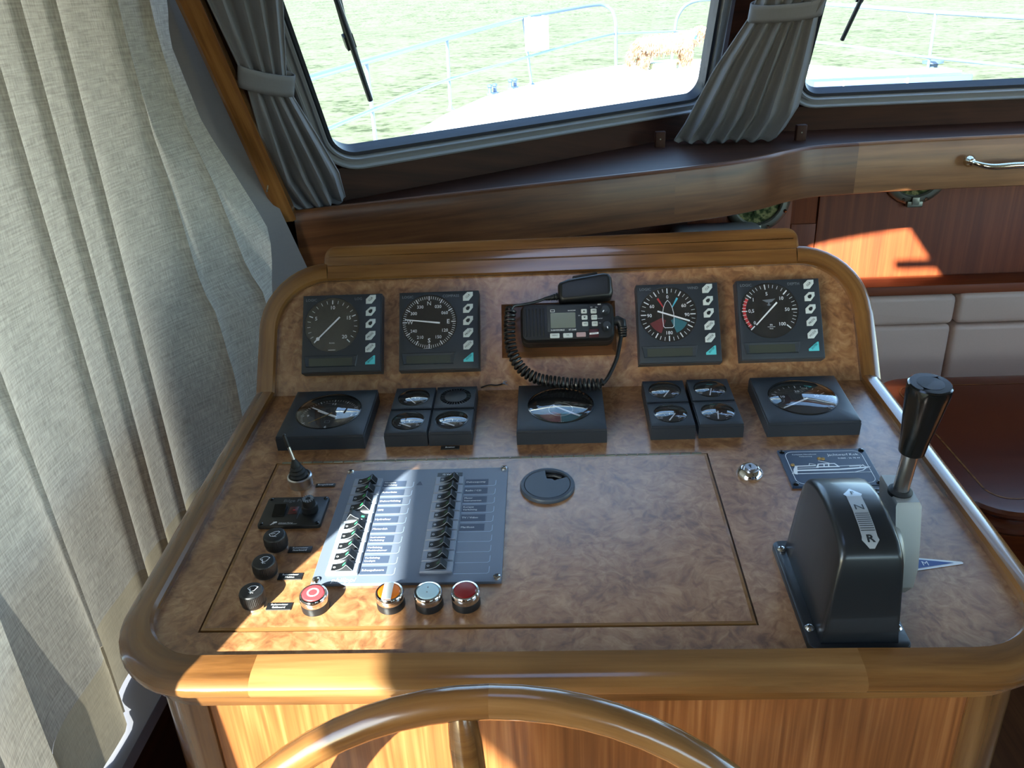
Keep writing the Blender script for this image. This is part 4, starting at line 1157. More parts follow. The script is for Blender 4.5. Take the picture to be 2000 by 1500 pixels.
def small_gauge(label, x, y, kind, na=None):
    t = thing('small_gauge' if kind != 'horn' else 'alarm_sounder', label, 'gauge' if kind != 'horn' else 'buzzer', low(x, y), 'small square modules on the lower panel')
    h = .0200
    r = .0205
    if kind == 'horn':
        obj('housing', housing(.0268, h, r, .003, 0, .001, edge=.0014), HOUS, t)
        obj('grille_floor', G().disc(r - .0003, h - .0026, 40, (0, .001)), DPRINT, t, smooth=False)
        g = G()
        for k in range(32):
            a = 2 * PI * k / 32; g.box((.0172 * math.cos(a), .001 + .0172 * math.sin(a), h - .0018), (.0058, .0016, .0026), rz=0, M=None) if False else g.prism_z([(.0142 * math.cos(a - .035), .001 + .0142 * math.sin(a - .035)), (.0203 * math.cos(a - .035), .001 + .0203 * math.sin(a - .035)), (.0203 * math.cos(a + .035), .001 + .0203 * math.sin(a + .035)), (.0142 * math.cos(a + .035), .001 + .0142 * math.sin(a + .035))], h - .0028, h - .0002)
        gr = obj('grille_ribs', g, BLACK, t); gr['kind'] = 'stuff'
        obj('grille_centre', G().lathe([(.0145, h - .0028), (.0145, h + .0002), (.012, h + .0008), (.002, h + .0010)], 40, c=(0, .001, 0)), BLACK, t)
        return t
    obj('housing', housing(.0268, h, r, .006, 0, .001, edge=.0014), HOUS, t)
    obj('lens_rim', G().lathe([(r + .0002, h - .001), (r + .0002, h + .0005), (r - .0008, h + .0007), (r - .0011, h - .001)], 40, c=(0, .001, 0), cap0=False, cap1=False), BLACKG, t)
    obj('dial', G().disc(r - .0003, h - .0056, 40, (0, .001)), DIAL, t, smooth=False)
    zg = h - .0052
    g = G()
    ticks(g, 0, -.004, .0105, .0135, .0006, [150, 120, 60, 30], zg); ticks(g, 0, -.004, .0100, .0138, .0012, [165, 90, 15], zg)
    if kind == 'level':
        g.text('0', .0040, -.009, -.008, zg); g.text('1', .0040, .010, -.008, zg)
        g.polyline([(-.0025, -.010), (.0025, -.010), (.0025, -.0145), (-.0025, -.0145)], .0006, zg, True)
    obj('dial_print', g, WHITE, t, smooth=False)
    if na is not None: obj('needle', needle(G(), 0, -.004, na, .0135, .004, .0008, .0006, zg + .0006), NEEDLE, t)
    obj('lens', G().lathe(dome(r - .0006, h, .0024), 40, c=(0, .001, 0), cap0=False), LENS, t, ang=60)
    return t
small_gauge('small gauge with short white needle, rear left of left block', -.176, -.048, 'plain', 128)
small_gauge('round black slotted sounder module, rear right of left block', -.121, -.048, 'horn')
small_gauge('small gauge with sky reflection, front left of left block', -.176, -.1045, 'plain', 150)
small_gauge('small gauge above the black label tag, front right of left block', -.121, -.1045, 'plain', 150)
small_gauge('small gauge with dim symbols, rear left of right block', .151, -.0475, 'level', 60)
small_gauge('small gauge with dim scale, rear right of right block', .209, -.0465, 'level', 75)
small_gauge('small gauge with blue reflection and bright rim, front left of right block', .151, -.1035, 'level', 60)
small_gauge('small gauge with upright needle near tachometer, front right of right block', .209, -.1025, 'level', 82)

# ---- radio on its wooden plate
t = thing('radio_mount', 'brown wooden plate with sloped edges under the radio', 'mounting plate', upp(.0165, .0815))
obj('plate', G().loft([[(x, y, z) for x, y in offs([(-.0785, -.0370), (.0785, -.0370), (.0785, .0385), (-.0785, .0385)], d)] for d, z in ((0, 0), (0, .003), (-.006, .0075))], True, True), BOARD, t)
RX, RY = .0265, .082
t = thing('marine_radio', 'black marine radio with grey display and pale keys', 'radio', upp(RX, RY, .0075))
bo = rrect(-.0605, .0635, -.0270, .0255, .010, 5)
obj('body', G().loft([[(x, y, z) for x, y in offs(bo, d)] for d, z in ((-.004, 0), (0, .004), (0, .020), (-.0025, .024), (-.0025, .026), (0, .028), (0, .033), (-.003, .0375), (-.006, .038))], True, True), BLACK, t)
ZR = .038
obj('fascia', G().prism_z(rrect(-.0250, .0305, -.0145, .0225, .002, 3), ZR - .0005, ZR + .0012, bev=.0005), HOUS2, t)
obj('display', G().poly(rrect(-.0205, .0125, -.0095, .0115, .001, 3), ZR + .0016), LCDG, t, smooth=False)
for k in range(6): obj('grille_slat', G().box((-.0535 + k * .0047, -.0005, ZR + .0004), (.0024, .038, .0022), bev=.0008), BLACK, t)
for (x, y, wd, hh, m, tx) in ((-.0155, -.0195, .0125, .0062, KEYB, 'MENU'), (.0018, -.0195, .0125, .0062, KEYB, 'H/L'), (.0192, -.0190, .0125, .0062, pm('key_pink', srgb(176, 148, 152), .5), ''), (.0240, .0125, .0078, .0060, KEYB, '\u25b2'), (.0245, .0040, .0078, .0060, KEYB, '\u25bc'), (.0250, -.0048, .0078, .0060, KEYB, '16/C'), (.0368, .0125, .0078, .0062, KEYB, 'PA'), (.0372, .0040, .0078, .0062, KEYB, 'SCAN'), (.0378, -.0048, .0078, .0064, KEYB, 'DW')):
    b = obj('key', G().prism_z(rrect(x - wd / 2, x + wd / 2, y - hh / 2, y + hh / 2, .0012, 3), ZR - .0002, ZR + .0022, bev=.0006), m, t)
    if tx in ('\u25b2', '\u25bc'):
        s = 1 if tx == '\u25b2' else -1
        obj('key_print', G().poly([(x - .0016, y - .001 * s), (x + .0016, y - .001 * s), (x, y + .0014 * s)][::s], ZR + .0025), DPRINT, b, smooth=False)
    elif tx: obj('key_print', G().text(tx, .0026, x, y, ZR + .0025, bold=.01), DPRINT, b, smooth=False)
b = obj('distress_cover', G().prism_z(rrect(.0300, .0425, -.0235, -.0120, .001, 3), ZR - .0002, ZR + .0020, bev=.0005), pm('dark_red_cover', srgb(62, 18, 22), .35), t)
g = G().poly([(.0302, -.0198), (.0422, -.0190), (.0422, -.0166), (.0302, -.0174)], ZR + .0023)
obj('label_strip', g, WHITE, b, smooth=False); obj('key_print', G().text('DISTRESS', .0019, .0362, -.0182, ZR + .0026, rz=R(4)), DPRINT, b, smooth=False)
g = G().text('SUBMERSIBLE', .0028, -.0205, -.0122, ZR + .0015, 'L', sx=1.1, bold=.01).text('RT-2048', .0028, .0130, -.0122, ZR + .0015, 'R', bold=.01).text('NAVICOM', .0022, .0125, .0140, ZR + .0015, 'R', shear=.3).polyline([(-.0203, .0130), (-.0150, .0130), (-.0150, .0158), (-.0203, .0158)], .0005, ZR + .0015, True)
g.text('CH', .0020, .0175, .0068, ZR + .0015).text('WX', .0018, .0340, .0180, ZR + .0004).text('VOL', .0018, .0405, .0178, ZR + .0004).text('ON/OFF', .0018, .0450, .0022, ZR + .0004).text('SQ', .0020, .0445, -.0040, ZR + .0004).text('IPX7', .0022, .0445, .0215, ZR + .0004, bold=.03)
obj('lettering', g, WHITE, t, smooth=False)
for (x, y, a) in ((.0515, .0130, 235), (.0525, -.0085, 285)):
    k = obj('knob', G().lathe([(.0066, ZR - .0005), (.0066, ZR + .0015), (.0056, ZR + .003), (.0052, ZR + .0095), (.0044, ZR + .0105), (.001, ZR + .0107)], 24, c=(x, y, 0)), HOUS2, t)
    obj('pointer', G().seg((x + .0030 * math.cos(R(a)), y + .0030 * math.sin(R(a))), (x + .0058 * math.cos(R(a)), y + .0058 * math.sin(R(a))), .0012, ZR + .0109), WHITE, k, smooth=False)
plug = obj('plug', G().tube([(.0625, .002, .020), (.0695, .003, .020), (.0740, .001, .020), (.0750, -.006, .020)], [.0062, .0068, .0070, .0060], 14), BLACK, t)
for k in range(4): obj('plug_rib', G().lathe([(.0062 - k * .0004, -.0012), (.0068 - k * .0004, 0), (.0062 - k * .0004, .0012)], 14, c=(.0752, -.0075 - k * .0034, .020), M=Matrix.Rotation(R(90), 4, 'X'), cap0=False, cap1=False), BLACK, plug)

# ---- hand microphone with coiled cord
t = thing('hand_microphone', 'black hand microphone hung above radio with coiled cord', 'microphone', upp(.052, .128))
mo = [(-.035, .006), (-.033, .010), (-.021, .0145), (.026, .0215), (.033, .0205), (.0375, .0150), (.0385, -.006), (.036, -.0125), (.032, -.0145), (-.029, -.0185), (-.033, -.0165), (-.035, -.010)][::-1]
obj('body', G().loft([[(x, y, z) for x, y in offs(mo, d)] for d, z in ((-.004, .018), (-.001, .020), (0, .024), (0, .036), (-.0008, .0395), (-.0025, .0422), (-.0048, .0434), (-.0062, .0436))], True, True), CORD, t, ang=50)
obj('clip', G().box((.004, 0, .009), (.022, .016, .019), bev=.003), BLACK, t)
obj('talk_key', G().box((.002, .0195, .031), (.034, .004, .011), bev=.0015, rz=R(8)), BLACK, t)
def mu(p): return Vector((p[0] / 1000 - .052, p[1] / 1000 - .128, p[2] / 1000))
g = G()
for k in range(5): g.lathe([(.0048 - k * .0006, -.0013), (.0054 - k * .0006, 0), (.0048 - k * .0006, .0013)], 14, c=(-.0370 - k * .0034, -.0075 - k * .0006, .031), M=Matrix.Rotation(R(-90), 4, 'Y'), cap0=False, cap1=False)
g.tube([(-.033, -.007, .031), (-.054, -.0105, .032)], [.0046, .0022], 12)
obj('strain_relief', g, CORD, t)
lead = catmull([mu(p) for p in ((-2, 117.5, 32), (-14, 113, 34), (-30, 109, 38), (-42, 106, 43), (-46, 101, 45))], 6)
obj('cord_lead', G().tube(lead, .0019, 8), CORD, t)
axis = catmull([mu(p) for p in ((-46, 102, 45), (-48, 90, 46), (-49, 64, 46), (-45, 40, 44), (-33, 19, 42), (-13, 6.5, 41), (14, 0, 46), (40, -4, 50), (71, -6, 53))], 10)
L = [0]
for a, b in zip(axis, axis[1:]): L.append(L[-1] + (b - a).length)
turns = 35; per = 14; coil = []
u = Vector((0, 0, 1)); j = 0
for i in range(turns * per + 1):
    d = L[-1] * i / (turns * per)
    while j < len(axis) - 2 and L[j + 1] < d: j += 1
    s = (d - L[j]) / max(1e-9, L[j + 1] - L[j]); p = axis[j].lerp(axis[j + 1], s)
    tg = (axis[min(j + 2, len(axis) - 1)] - axis[max(j - 1, 0)]).normalized()
    u = (u - tg * u.dot(tg)).normalized(); v = tg.cross(u); a = 2 * PI * i / per
    coil.append(p + (u * math.cos(a) + v * math.sin(a)) * .0064)
obj('coiled_cord', G().tube(coil, .0019, 6), CORD, t)
tail = catmull([mu(p) for p in ((71, -5, 49), (80, 7, 42), (92, 32, 34), (98, 56, 29), (100, 66, 28))], 6)
obj('cord_tail', G().tube(tail, .0026, 8), CORD, t)

# little cable end poking out between the panels
t = thing('cable_end', 'frayed thin cable end lying at the fold beside radio plate', 'cable', upp(-.066, .006))
obj('cable', G().tube(catmull([(-.026, -.002, .001), (-.014, .001, .003), (-.004, 0, .003), (.004, .002, .0035)], 5), .0009, 6), BLACK, t)
g = G()
for k in range(7): g.tube([(.004, .002, .0035), (.006 + random.uniform(0, .006), .002 + random.uniform(-.004, .004), .0035 + random.uniform(-.002, .003))], .0005, 5)
obj('strands', g, PRINT, t)

# ================================================================== LOWER PANEL CONTROLS
ZL = 0.0007   # lid surface
# joystick
t = thing('joystick', 'thin joystick with ribbed rubber boot on chrome ring', 'joystick', low(-.290, -.205, ZL))
obj('collar', G().lathe([(.0135, 0), (.0135, .009), (.0142, .010), (.0142, .0125), (.0125, .0135), (.011, .011), (.002, .010)], 32), STEEL, t)
pr = [(.0105, .010)]
for k in range(4): pr += [(.0105 - k * .0016, .0125 + k * .0045), (.0112 - k * .0018, .0145 + k * .0045), (.0098 - k * .0017, .0165 + k * .0045)]
pr += [(.0040, .032), (.0022, .036)]
obj('boot', G().lathe(pr, 24, M=Matrix.Rotation(R(-4), 4, 'Y')), RUB, t)
obj('stick', G().tube([(-.0022, .0, .033), (-.0075, .004, .055)], [.0021, .0018], 10), STEEL, t)
obj('tip', G().tube([(-.0066, .0033, .051), (-.0098, .0055, .066), (-.0100, .0057, .067)], [.0024, .0022, .001], 10), BLACK, t)

def tag_plate(label, x, y, lines, wd=.0245, ht=.0085, z=0.0, rz=0):
    t = thing('label_tag', label, 'label', low(x, y, z) @ Matrix.Rotation(rz, 4, 'Z'), 'small engraved black label tags')
    obj('plate', G().prism_z([(-wd / 2, -ht / 2), (wd / 2, -ht / 2), (wd / 2, ht / 2), (-wd / 2, ht / 2)], 0, .0012, bev=.0003), BLACK, t)
    g = G(); n = len(lines)
    for i, s in enumerate(lines): g.text(s, .0032 if n > 1 else .0036, 0, ((n - 1) / 2 - i) * .0036, .0014, bold=.015)
    obj('lettering', g, WHITE, t, smooth=False)
tag_plate('black label tag reading Boegschroef beside the joystick', -.2605, -.2085, ['Boegschroef'], .0225, .0055, ZL)
tag_plate('small black label tag in front of the sounder block', -.1215, -.137, ['Zoemer'], .0230, .0070)

# bilge pump panel
t = thing('bilge_pump_panel', 'black bilge pump panel with rocker and knurled knob', 'switch panel', low(-.284, -.2595, ZL))
obj('plate', G().prism_z(rrect(-.0350, .0350, -.0255, .0255, .004, 4), 0, .0042, bev=.0010), BLACK, t)
for sx in (-1, 1):
    for sy in (-1, 1): obj('screw', G().lathe([(.0022, .0040), (.0022, .0048), (.001, .0052)], 12, c=(sx * .031, sy * .0215, 0)), BLACKG, t)
g = G().text('Bilge Pump', .0072, -.0165, .0180, .0044, 'L', bold=.012).text('AUTO', .0030, -.0155, .0100, .0044)
obj('lettering', g, PRINT, t, smooth=False)
obj('maker_print', G().text('JP', .0058, -.0195, -.0205, .0044, 'L', shear=.4, bold=.03).text('Johnson Pump', .0027, -.0115, -.0208, .0044, 'L').seg((-.0115, -.0225), (.009, -.0225), .0003, .0044), WHITE, t, smooth=False)
o = obj('divider_line', G().seg((.0075, .0140), (.0065, -.0135), .0008, .0044), LBL, t, smooth=False)
obj('rocker', G().loft([[(x, y, z) for x, y, z in ((-.0225, -.0095, .004), (-.0085, -.0095, .004), (-.0085, .0065, .004), (-.0225, .0065, .004))], [(-.0222, -.0092, .0055), (-.0088, -.0092, .0055), (-.0088, .0062, .0095), (-.0222, .0062, .0095)]], True, True), BLACKG, t)
b = obj('pilot_lamp', G().prism_z([(-.0055, -.0055), (.0045, -.0055), (.0045, .0065), (-.0055, .0065)], .004, .0052, bev=.0004), pm('dim_red_lens', srgb(70, 18, 20), .3), t)
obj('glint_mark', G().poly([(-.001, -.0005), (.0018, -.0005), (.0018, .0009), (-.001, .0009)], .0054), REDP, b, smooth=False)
fk = [(.0080, .004), (.0088, .0045), (.0088, .0120), (.0072, .0125), (.0070, .0200)]
k_ = obj('fuse_knob', G().lathe(fk, 28, c=(.0185, .0005, 0)), BLACK, t)
g = G()
for i in range(14):
    a = 2 * PI * i / 14; g.prism_z([(.0185 + r_ * math.cos(a + d), .0005 + r_ * math.sin(a + d)) for r_, d in ((.0030, -.1), (.0062, -.10), (.0062, .10), (.0030, .1))], .0200, .0212)
obj('knurl', g, PRINT, k_)

# three wiper knobs with their tags
def wiper_icon(flip):
    g = G()
    if flip: pts = [(-.0048, -.0010), (-.0030, -.0036), (.0006, -.0042), (.0046, .0022), (.0030, .0034), (-.0004, .0026)]
    else: pts = [(-.0034, .0012), (-.0010, .0040), (.0022, .0044), (.0052, .0030), (.0030, -.0016), (.0006, -.0026)]
    g.polyline(pts, .0006, 0, True); g.seg((pts[0][0] + .002, pts[0][1]), (.0008, -.0052 if not flip else .0005), .0006, 0)
    g.seg((-.0012, -.0034), (.0030, -.0044), .0006, 0)
    return g
for (y, lb, tl, lines, fl) in ((-.316, 'ribbed black wiper knob nearest the bilge pump panel', 'black label tag beside the knob nearest the bilge panel', ['Ruitenwisser', 'Stuurboord'], True), (-.3562, 'ribbed black wiper knob in the middle of three', 'black label tag beside the middle wiper knob', ['Ruitenwisser', 'Midden'], False), (-.3975, 'ribbed black wiper knob nearest the front rail', 'sunlit label tag beside the knob nearest the front rail', ['Ruitenwisser', 'Bakboord'], False)):
    t = thing('wiper_control', lb, 'knob', low(-.2875, y, ZL), 'three wiper knobs')
    obj('ring', G().lathe([(.0105, 0), (.0105, .0022), (.0095, .0026), (.002, .0026)], 32), CHROME, t)
    n = 96; rings = []
    for r_, z, am in ((.0108, .0026, 0), (.0118, .0040, 0), (.0120, .0075, 0), (.0120, .0085, .00035), (.0117, .0165, .00035), (.0115, .0175, 0), (.0108, .0188, 0), (.0100, .0190, 0)):
        rings.append([((r_ + am * (1 if i % 2 else -1)) * math.cos(2 * PI * i / n), (r_ + am * (1 if i % 2 else -1)) * math.sin(2 * PI * i / n), z) for i in range(n)])
    kb = obj('cap', G().loft(rings, True, True), BLACK, t, ang=50)
    ic = wiper_icon(fl); ic.v = [(v[0] * 1.1, v[1] * 1.1 + .0008, .0193) for v in ic.v]
    obj('icon_print', ic, WHITE, kb, smooth=False)
    tag_plate(tl, -.2625, y - .0035, lines, .0245, .0090, ZL)

# square switch panel with twenty rockers
PX0, PX1, PY0, PY1 = -.2383, -.0484, -.3742, -.1847
pcx, pcy = (PX0 + PX1) / 2, (PY0 + PY1) / 2
t = thing('circuit_panel', 'square grey-blue switch panel with two columns of rockers', 'switch panel', low(pcx, pcy, ZL))
obj('plate', G().prism_z([(PX0 - pcx, PY0 - pcy), (PX1 - pcx, PY0 - pcy), (PX1 - pcx, PY1 - pcy), (PX0 - pcx, PY1 - pcy)], 0, .0030, bev=.0006), PLATE, t, smooth=False)
ZP = .0031
for x, y in ((-.2340, -.1885), (-.0530, -.1875), (-.0530, -.3690), (-.2335, -.3690)):
    s = obj('screw', G().lathe([(.0042, .0028), (.0042, .0036), (.0036, .0052), (.0018, .0058), (.0016, .0046)], 20, c=(x - pcx, y - pcy, 0)), CHROME, t)
    obj('recess', G().prism_z([(x - pcx + .0015 * math.cos(PI * i / 3), y - pcy + .0015 * math.sin(PI * i / 3)) for i in range(6)], .0058, .0060), DPRINT, s)
pitch = .0159; ytop = -.2115
textsL = [['Navigatie', 'verlichting'], ['Ankerlicht'], ['Dekverlichting'], ['GPS'], ['Hydrofoor'], ['Motordek'], ['Instrument', 'Verlichting'], ['Verlichting', 'Machinekamer'], ['Verlichting', 'Cockpit'], ['Scheepshoorn']]
textsR = [['Dekwaspomp'], ['Radio / CD'], ['Motor', 'Instrumenten'], ['Kompas', 'Verlichting'], ['TV / Video'], ['Marifoon'], None, None, None, None]
lines = G(); pr_ = G()
lamp_mesh = None
for col in (0, 1):
    cx = (-.2095 if col == 0 else -.1145) - pcx
    for i in range(10):
        cy = ytop - pitch * i - pcy
        base = obj('switch_base', G().loft([[(cx + x, cy + y, z) for x, y in offs(rrect(-.0166, .0166, -.0077, .0077, .001, 2), d)] for d, z in ((0, ZP - .0005), (0, ZP + .0018), (-.0009, ZP + .0030), (-.0012, ZP + .0030))], True, True), STRIP, t)
        on = (col == 0 and i == 4)
        sg = -1 if on else 1
        top = [(-.0108, .0008), (-.0070, .0010), (-.0025, .0022), (.0010, .0040), (.0040, .0066), (.0052, .0082), (.0062, .0078), (.0108, .0012)]
        prf = [(sg * x, z) for x, z in top]
        if sg < 0: prf = prf[::-1]
        prf = [(prf[0][0], -.002)] + prf + [(prf[-1][0], -.002)]
        zr = ZP + .0030; hy = .0046
        rings = [[(cx + x, cy + hy, zr + z) for x, z in prf], [(cx + x, cy - hy, zr + z) for x, z in prf]]
        rk = obj('rocker', G().loft(rings, True, True), ROCK, base, ang=20)
        # pale moulded edge on the near side of the rocker, and its lamp
        e = G(); q = [(cx + x, cy - hy - .0001, zr + z) for x, z in prf[1:-1]]
        for a, b in zip(q, q[1:]):
            if (b[0] - a[0]) and min(a[2], b[2]) - zr > -.001: e.add([a, b, (b[0], b[1], b[2] - .0007), (a[0], a[1], a[2] - .0007)], [(0, 1, 2, 3)])
        obj('rocker_edge', e, ROCKS, base, smooth=False)
        lx = .0024 if sg > 0 else -.0065 * -1
        def hz_(x):
            for (x0, z0), (x1, z1) in zip(top, top[1:]):
                if x0 <= sg * x <= x1: return z0 + (z1 - z0) * (sg * x - x0) / (x1 - x0)
            return .001
        lm = G(); P = []
        for dx, dy in ((-.0016, -.0014), (.0016, -.0014), (.0016, .0014), (-.0016, .0014)): P.append((cx + lx + dx, cy + dy - .0008, zr + hz_(lx + dx) + .0004))
        lm.add(P, [(0, 1, 2, 3)])
        obj('lamp', lm, GREENL if col == 0 else GREEND, base, smooth=False)
        pr_.ring(.0009, .0013, zr + .0014, 10, (cx - .0080, cy - .0005)) if sg > 0 else None
        x0 = cx + .0180
        lines.polyline([(x0, cy - .0080), (x0 + .0330, cy - .0080), (x0 + .0350, cy - .0062), (x0 + .0352, cy + .0020)], .0005, ZP)
        tx = (textsL if col == 0 else textsR)[i]
        if tx:
            obj('label_strip', G().poly([(x0, cy - .0066), (x0 + .0265, cy - .0066), (x0 + .0265, cy + .0044), (x0, cy + .0044)], ZP + .0001), LBL, t, smooth=False)
            for k, s in enumerate(tx): pr_.text(s, .0036 if len(tx) > 1 else .0040, x0 + .0012, cy - .0011 + ((len(tx) - 1) / 2 - k) * .0046, ZP + .0003, 'L')
obj('line_print', lines, LINEP, t, smooth=False)['kind'] = 'stuff'
pr_.text('philippi', .0085, -.2185 - pcx, -.3690 - pcy, ZP, 'L', shear=.2, bold=.03)
obj('lettering', pr_, WHITE, t, smooth=False)['kind'] = 'stuff'
obj('voltage_strip', G().prism_z([(-.1300 - pcx, -.2045 - pcy + .003), (-.1010 - pcx, -.2045 - pcy + .003), (-.1010 - pcx, -.1975 - pcy + .003), (-.1300 - pcx, -.1975 - pcy + .003)], ZP - .0003, ZP + .0009), BLACK, t)
obj('voltage_print', G().text('12 Volt DC', .0038, -.1155 - pcx, -.198 - pcy, ZP + .0011, bold=.03), WHITE, t, smooth=False)
obj('warning_mark', G().poly([(-.1530 - pcx, -.216 - pcy), (-.1455 - pcx, -.216 - pcy), (-.1485 - pcx, -.209 - pcy), (-.150 - pcx, -.209 - pcy)], ZP), LBL, t, smooth=False)

# four round push buttons
def push_button(label, x, y, cap, kind):
    t = thing('push_button', label, 'push button', low(x, y, ZL), 'row of four round push buttons')
    obj('collar', G().lathe([(.0136, 0), (.0136, .0075), (.0132, .0085), (.002, .0085)], 36), BLACK, t)
    obj('bezel', G().lathe([(.0134, .0085), (.0138, .0100), (.0138, .0155), (.0128, .0170), (.0112, .0172), (.0108, .0160), (.002, .0155)], 40), CHROME, t)
    c_ = obj('cap', G().lathe([(.0107, .0150), (.0107, .0170), (.0098, .0178), (.002, .0182)], 36), cap, t)
    if kind == 'stop': obj('ring_print', G().ring(.0042, .0058, .0184, 36), WHITE, c_, smooth=False)
    if kind == 'tape': obj('tape', G().box((-.0012, -.0004, .0182), (.0090, .0215, .0010)), WHITEB, c_)
    if kind == 'marks': obj('dark_marks', G().poly([(-.0008, .0030), (.0004, .0026), (.0006, .0046), (-.0006, .0048)], .0185).poly([(-.001, -.0032), (.0004, -.0034), (.0002, -.0018), (-.0010, -.0016)], .0185), PRINT, c_, smooth=False)
push_button('red push button with white ring symbol', -.2265, -.4010, REDB, 'stop')
push_button('orange push button with white tape strip across it', -.1535, -.4000, ORANGEB, 'tape')
push_button('clear pale blue push button with two dark marks', -.1165, -.4005, CLEARB, 'marks')
push_button('dark red push button right of the clear one', -.0810, -.4000, DREDB, 'plain')

# cable grommet
t = thing('cable_grommet', 'round grey cable grommet with open slot in lid', 'grommet', low(-.0025, -.2205, ZL))
obj('rim', G().lathe([(.0310, 0), (.0310, .0030), (.0300, .0046), (.0268, .0050), (.0262, .0044), (.0260, .0010)], 56, cap0=False, cap1=False), GROM, t)
slot = [(-.0020, .0215), (-.0005, .0105), (.0060, .0092), (.0085, .0062), (.0120, .0084), (.0190, .0105)]
A = [(.0258 * math.cos(R(a)), .0258 * math.sin(R(a))) for a in range(29, -267, -6)]
cap_o = A + [(-.0022, .0255)] + slot + [(.0205, .0120)]
cap_o = cap_o[::-1]
obj('disc', G().prism_z(cap_o, .0010, .0046, bev=.0004), GROM, t, smooth=False)
obj('slot_floor', G().disc(.0259, .0006, 40), DPRINT, t, smooth=False)
obj('cable', G().tube([(-.002, .017, .0025), (.008, .017, .0032), (.017, .0135, .0022)], .0022, 8), BLACK, t)
# key switch
t = thing('key_switch', 'round chrome key switch right of the lid', 'key switch', low(.2282, -.2025))
obj('bezel', G().lathe([(.0146, 0), (.0146, .0022), (.0132, .0046), (.0104, .0078), (.0098, .0082), (.0090, .0078), (.0086, .0074)], 40, cap1=True), CHROME, t)
obj('cylinder', G().lathe([(.0070, .007), (.0070, .0092), (.0062, .0098), (.002, .0098)], 28), STEEL, t)
obj('keyhole', G().poly([(-.0008, -.0024), (.0008, -.0024), (.0008, .0014), (-.0008, .0014)], .0100).disc(.0016, .01003, 12, (0, .0022)), DPRINT, t, smooth=False)
# builder's nameplate
t = thing('nameplate', 'dark blue nameplate with white boat drawing and lettering', 'nameplate', low(.3185, -.197))
obj('plate', G().prism_z([(-.0500, -.0355), (.0500, -.0355), (.0500, .0345), (-.0500, .0345)], 0, .0030, bev=.0005), NAVY, t, smooth=False)
for x, y in ((-.0455, .0305), (.0455, .0305), (-.0455, -.0315), (.0455, -.0315)): obj('screw', G().lathe([(.0032, .0028), (.0032, .0040), (.0020, .0048)], 14, c=(x, y, 0)), BLACKG, t)
def npt(cx, cy):
    v = (cy - 150 + 0.023 * (cx - 140)) / 560.0; u = (cx - 140 - 215 * v) / (1300 + 100 * v)
    return (-.0500 + .1 * u, .0345 - .07 * v)
g = G().polyline(rrect(-.0435, .0435, -.0315, .0300, .009, 5), .0007, .0032, True)
g.text('Jachtwerf Kok', .0064, .0395, .0225, .0032, 'R', sx=.95).text('01860 - 36 78 44', .0036, .0395, .0155, .0032, 'R', bold=.01)
g.text('Complete Nieuwbouw', .0030, -.0215, .0245, .0032).text('Verbouwing', .0030, -.0210, .0205, .0032)
def st(pts, wd, closed=False): g.polyline([npt(*p) for p in pts], wd, .0032, closed)
st([(390, 505), (395, 450), (420, 405), (715, 395)], .0018); st([(420, 405), (420, 520)], .0030)
st([(420, 520), (1310, 492), (1430, 465), (1500, 415)], .0012); st([(425, 470), (1060, 452), (1500, 420)], .0026); st([(450, 435), (760, 425)], .0010)
st([(360, 518), (420, 516)], .0008); st([(1310, 495), (1550, 490)], .0006); st([(1480, 410), (1535, 415)], .0016)
st([(740, 420), (760, 372), (1000, 362), (1060, 402)], .0018); st([(750, 415), (1070, 408)], .0020); st([(845, 372), (845, 410)], .0014); st([(915, 370), (915, 408)], .0014)
st([(1060, 402), (1400, 385), (1500, 415)], .0010); st([(1385, 415), (1430, 378), (1465, 412)], .0008); st([(760, 320), (920, 355)], .0010); st([(620, 385), (625, 362), (720, 380)], .0008); st([(1230, 405), (1390, 398)], .0012)
obj('boat_print', g, WHITE, t, smooth=False)
g = G()
for p in ((370, 385), (770, 285), (830, 290)): g.lathe([(.0024, .003), (.0020, .0042), (.0006, .0046)], 8, c=(*npt(*p), 0))
o = obj('stuck_crumbs', g, AMBER, t); o['label'] = 'tiny brown crumbs stuck to the plate'
# louvre vent and pennant sticker
t = thing('louvre_vent', 'small black louvre with pale slats behind lever housing', 'vent', low(.3475, -.254))
obj('plate', G().prism_z([(-.0275, -.026), (.0195, -.026), (.0265, -.012), (.0265, .010), (.0215, .0200), (-.0275, .0200)], 0, .0030, bev=.0006), BLACK, t, smooth=False)
for k in range(6): obj('slat', G().box((-.0045, .0135 - k * .0066, .0034), (.040, .0018, .0012)), PRINT, t)
t = thing('pennant_sticker', 'blue pennant sticker with white border right of lever', 'sticker', low(.357, -.356))
fl = [(-.045, -.0165), (.0430, -.0010), (.0442, .0008), (.0430, .0022), (-.045, .0165)]
obj('border', G().poly(fl, .0004), WHITE, t, smooth=False)
obj('field', G().poly([(-.0435, -.0140), (.0355, .0006), (-.0435, .0140)], .0007), FLAGB, t, smooth=False)
obj('lettering', G().text('M', .0085, .0075, -.0002, .0010, bold=.02), WHITE, t, smooth=False)

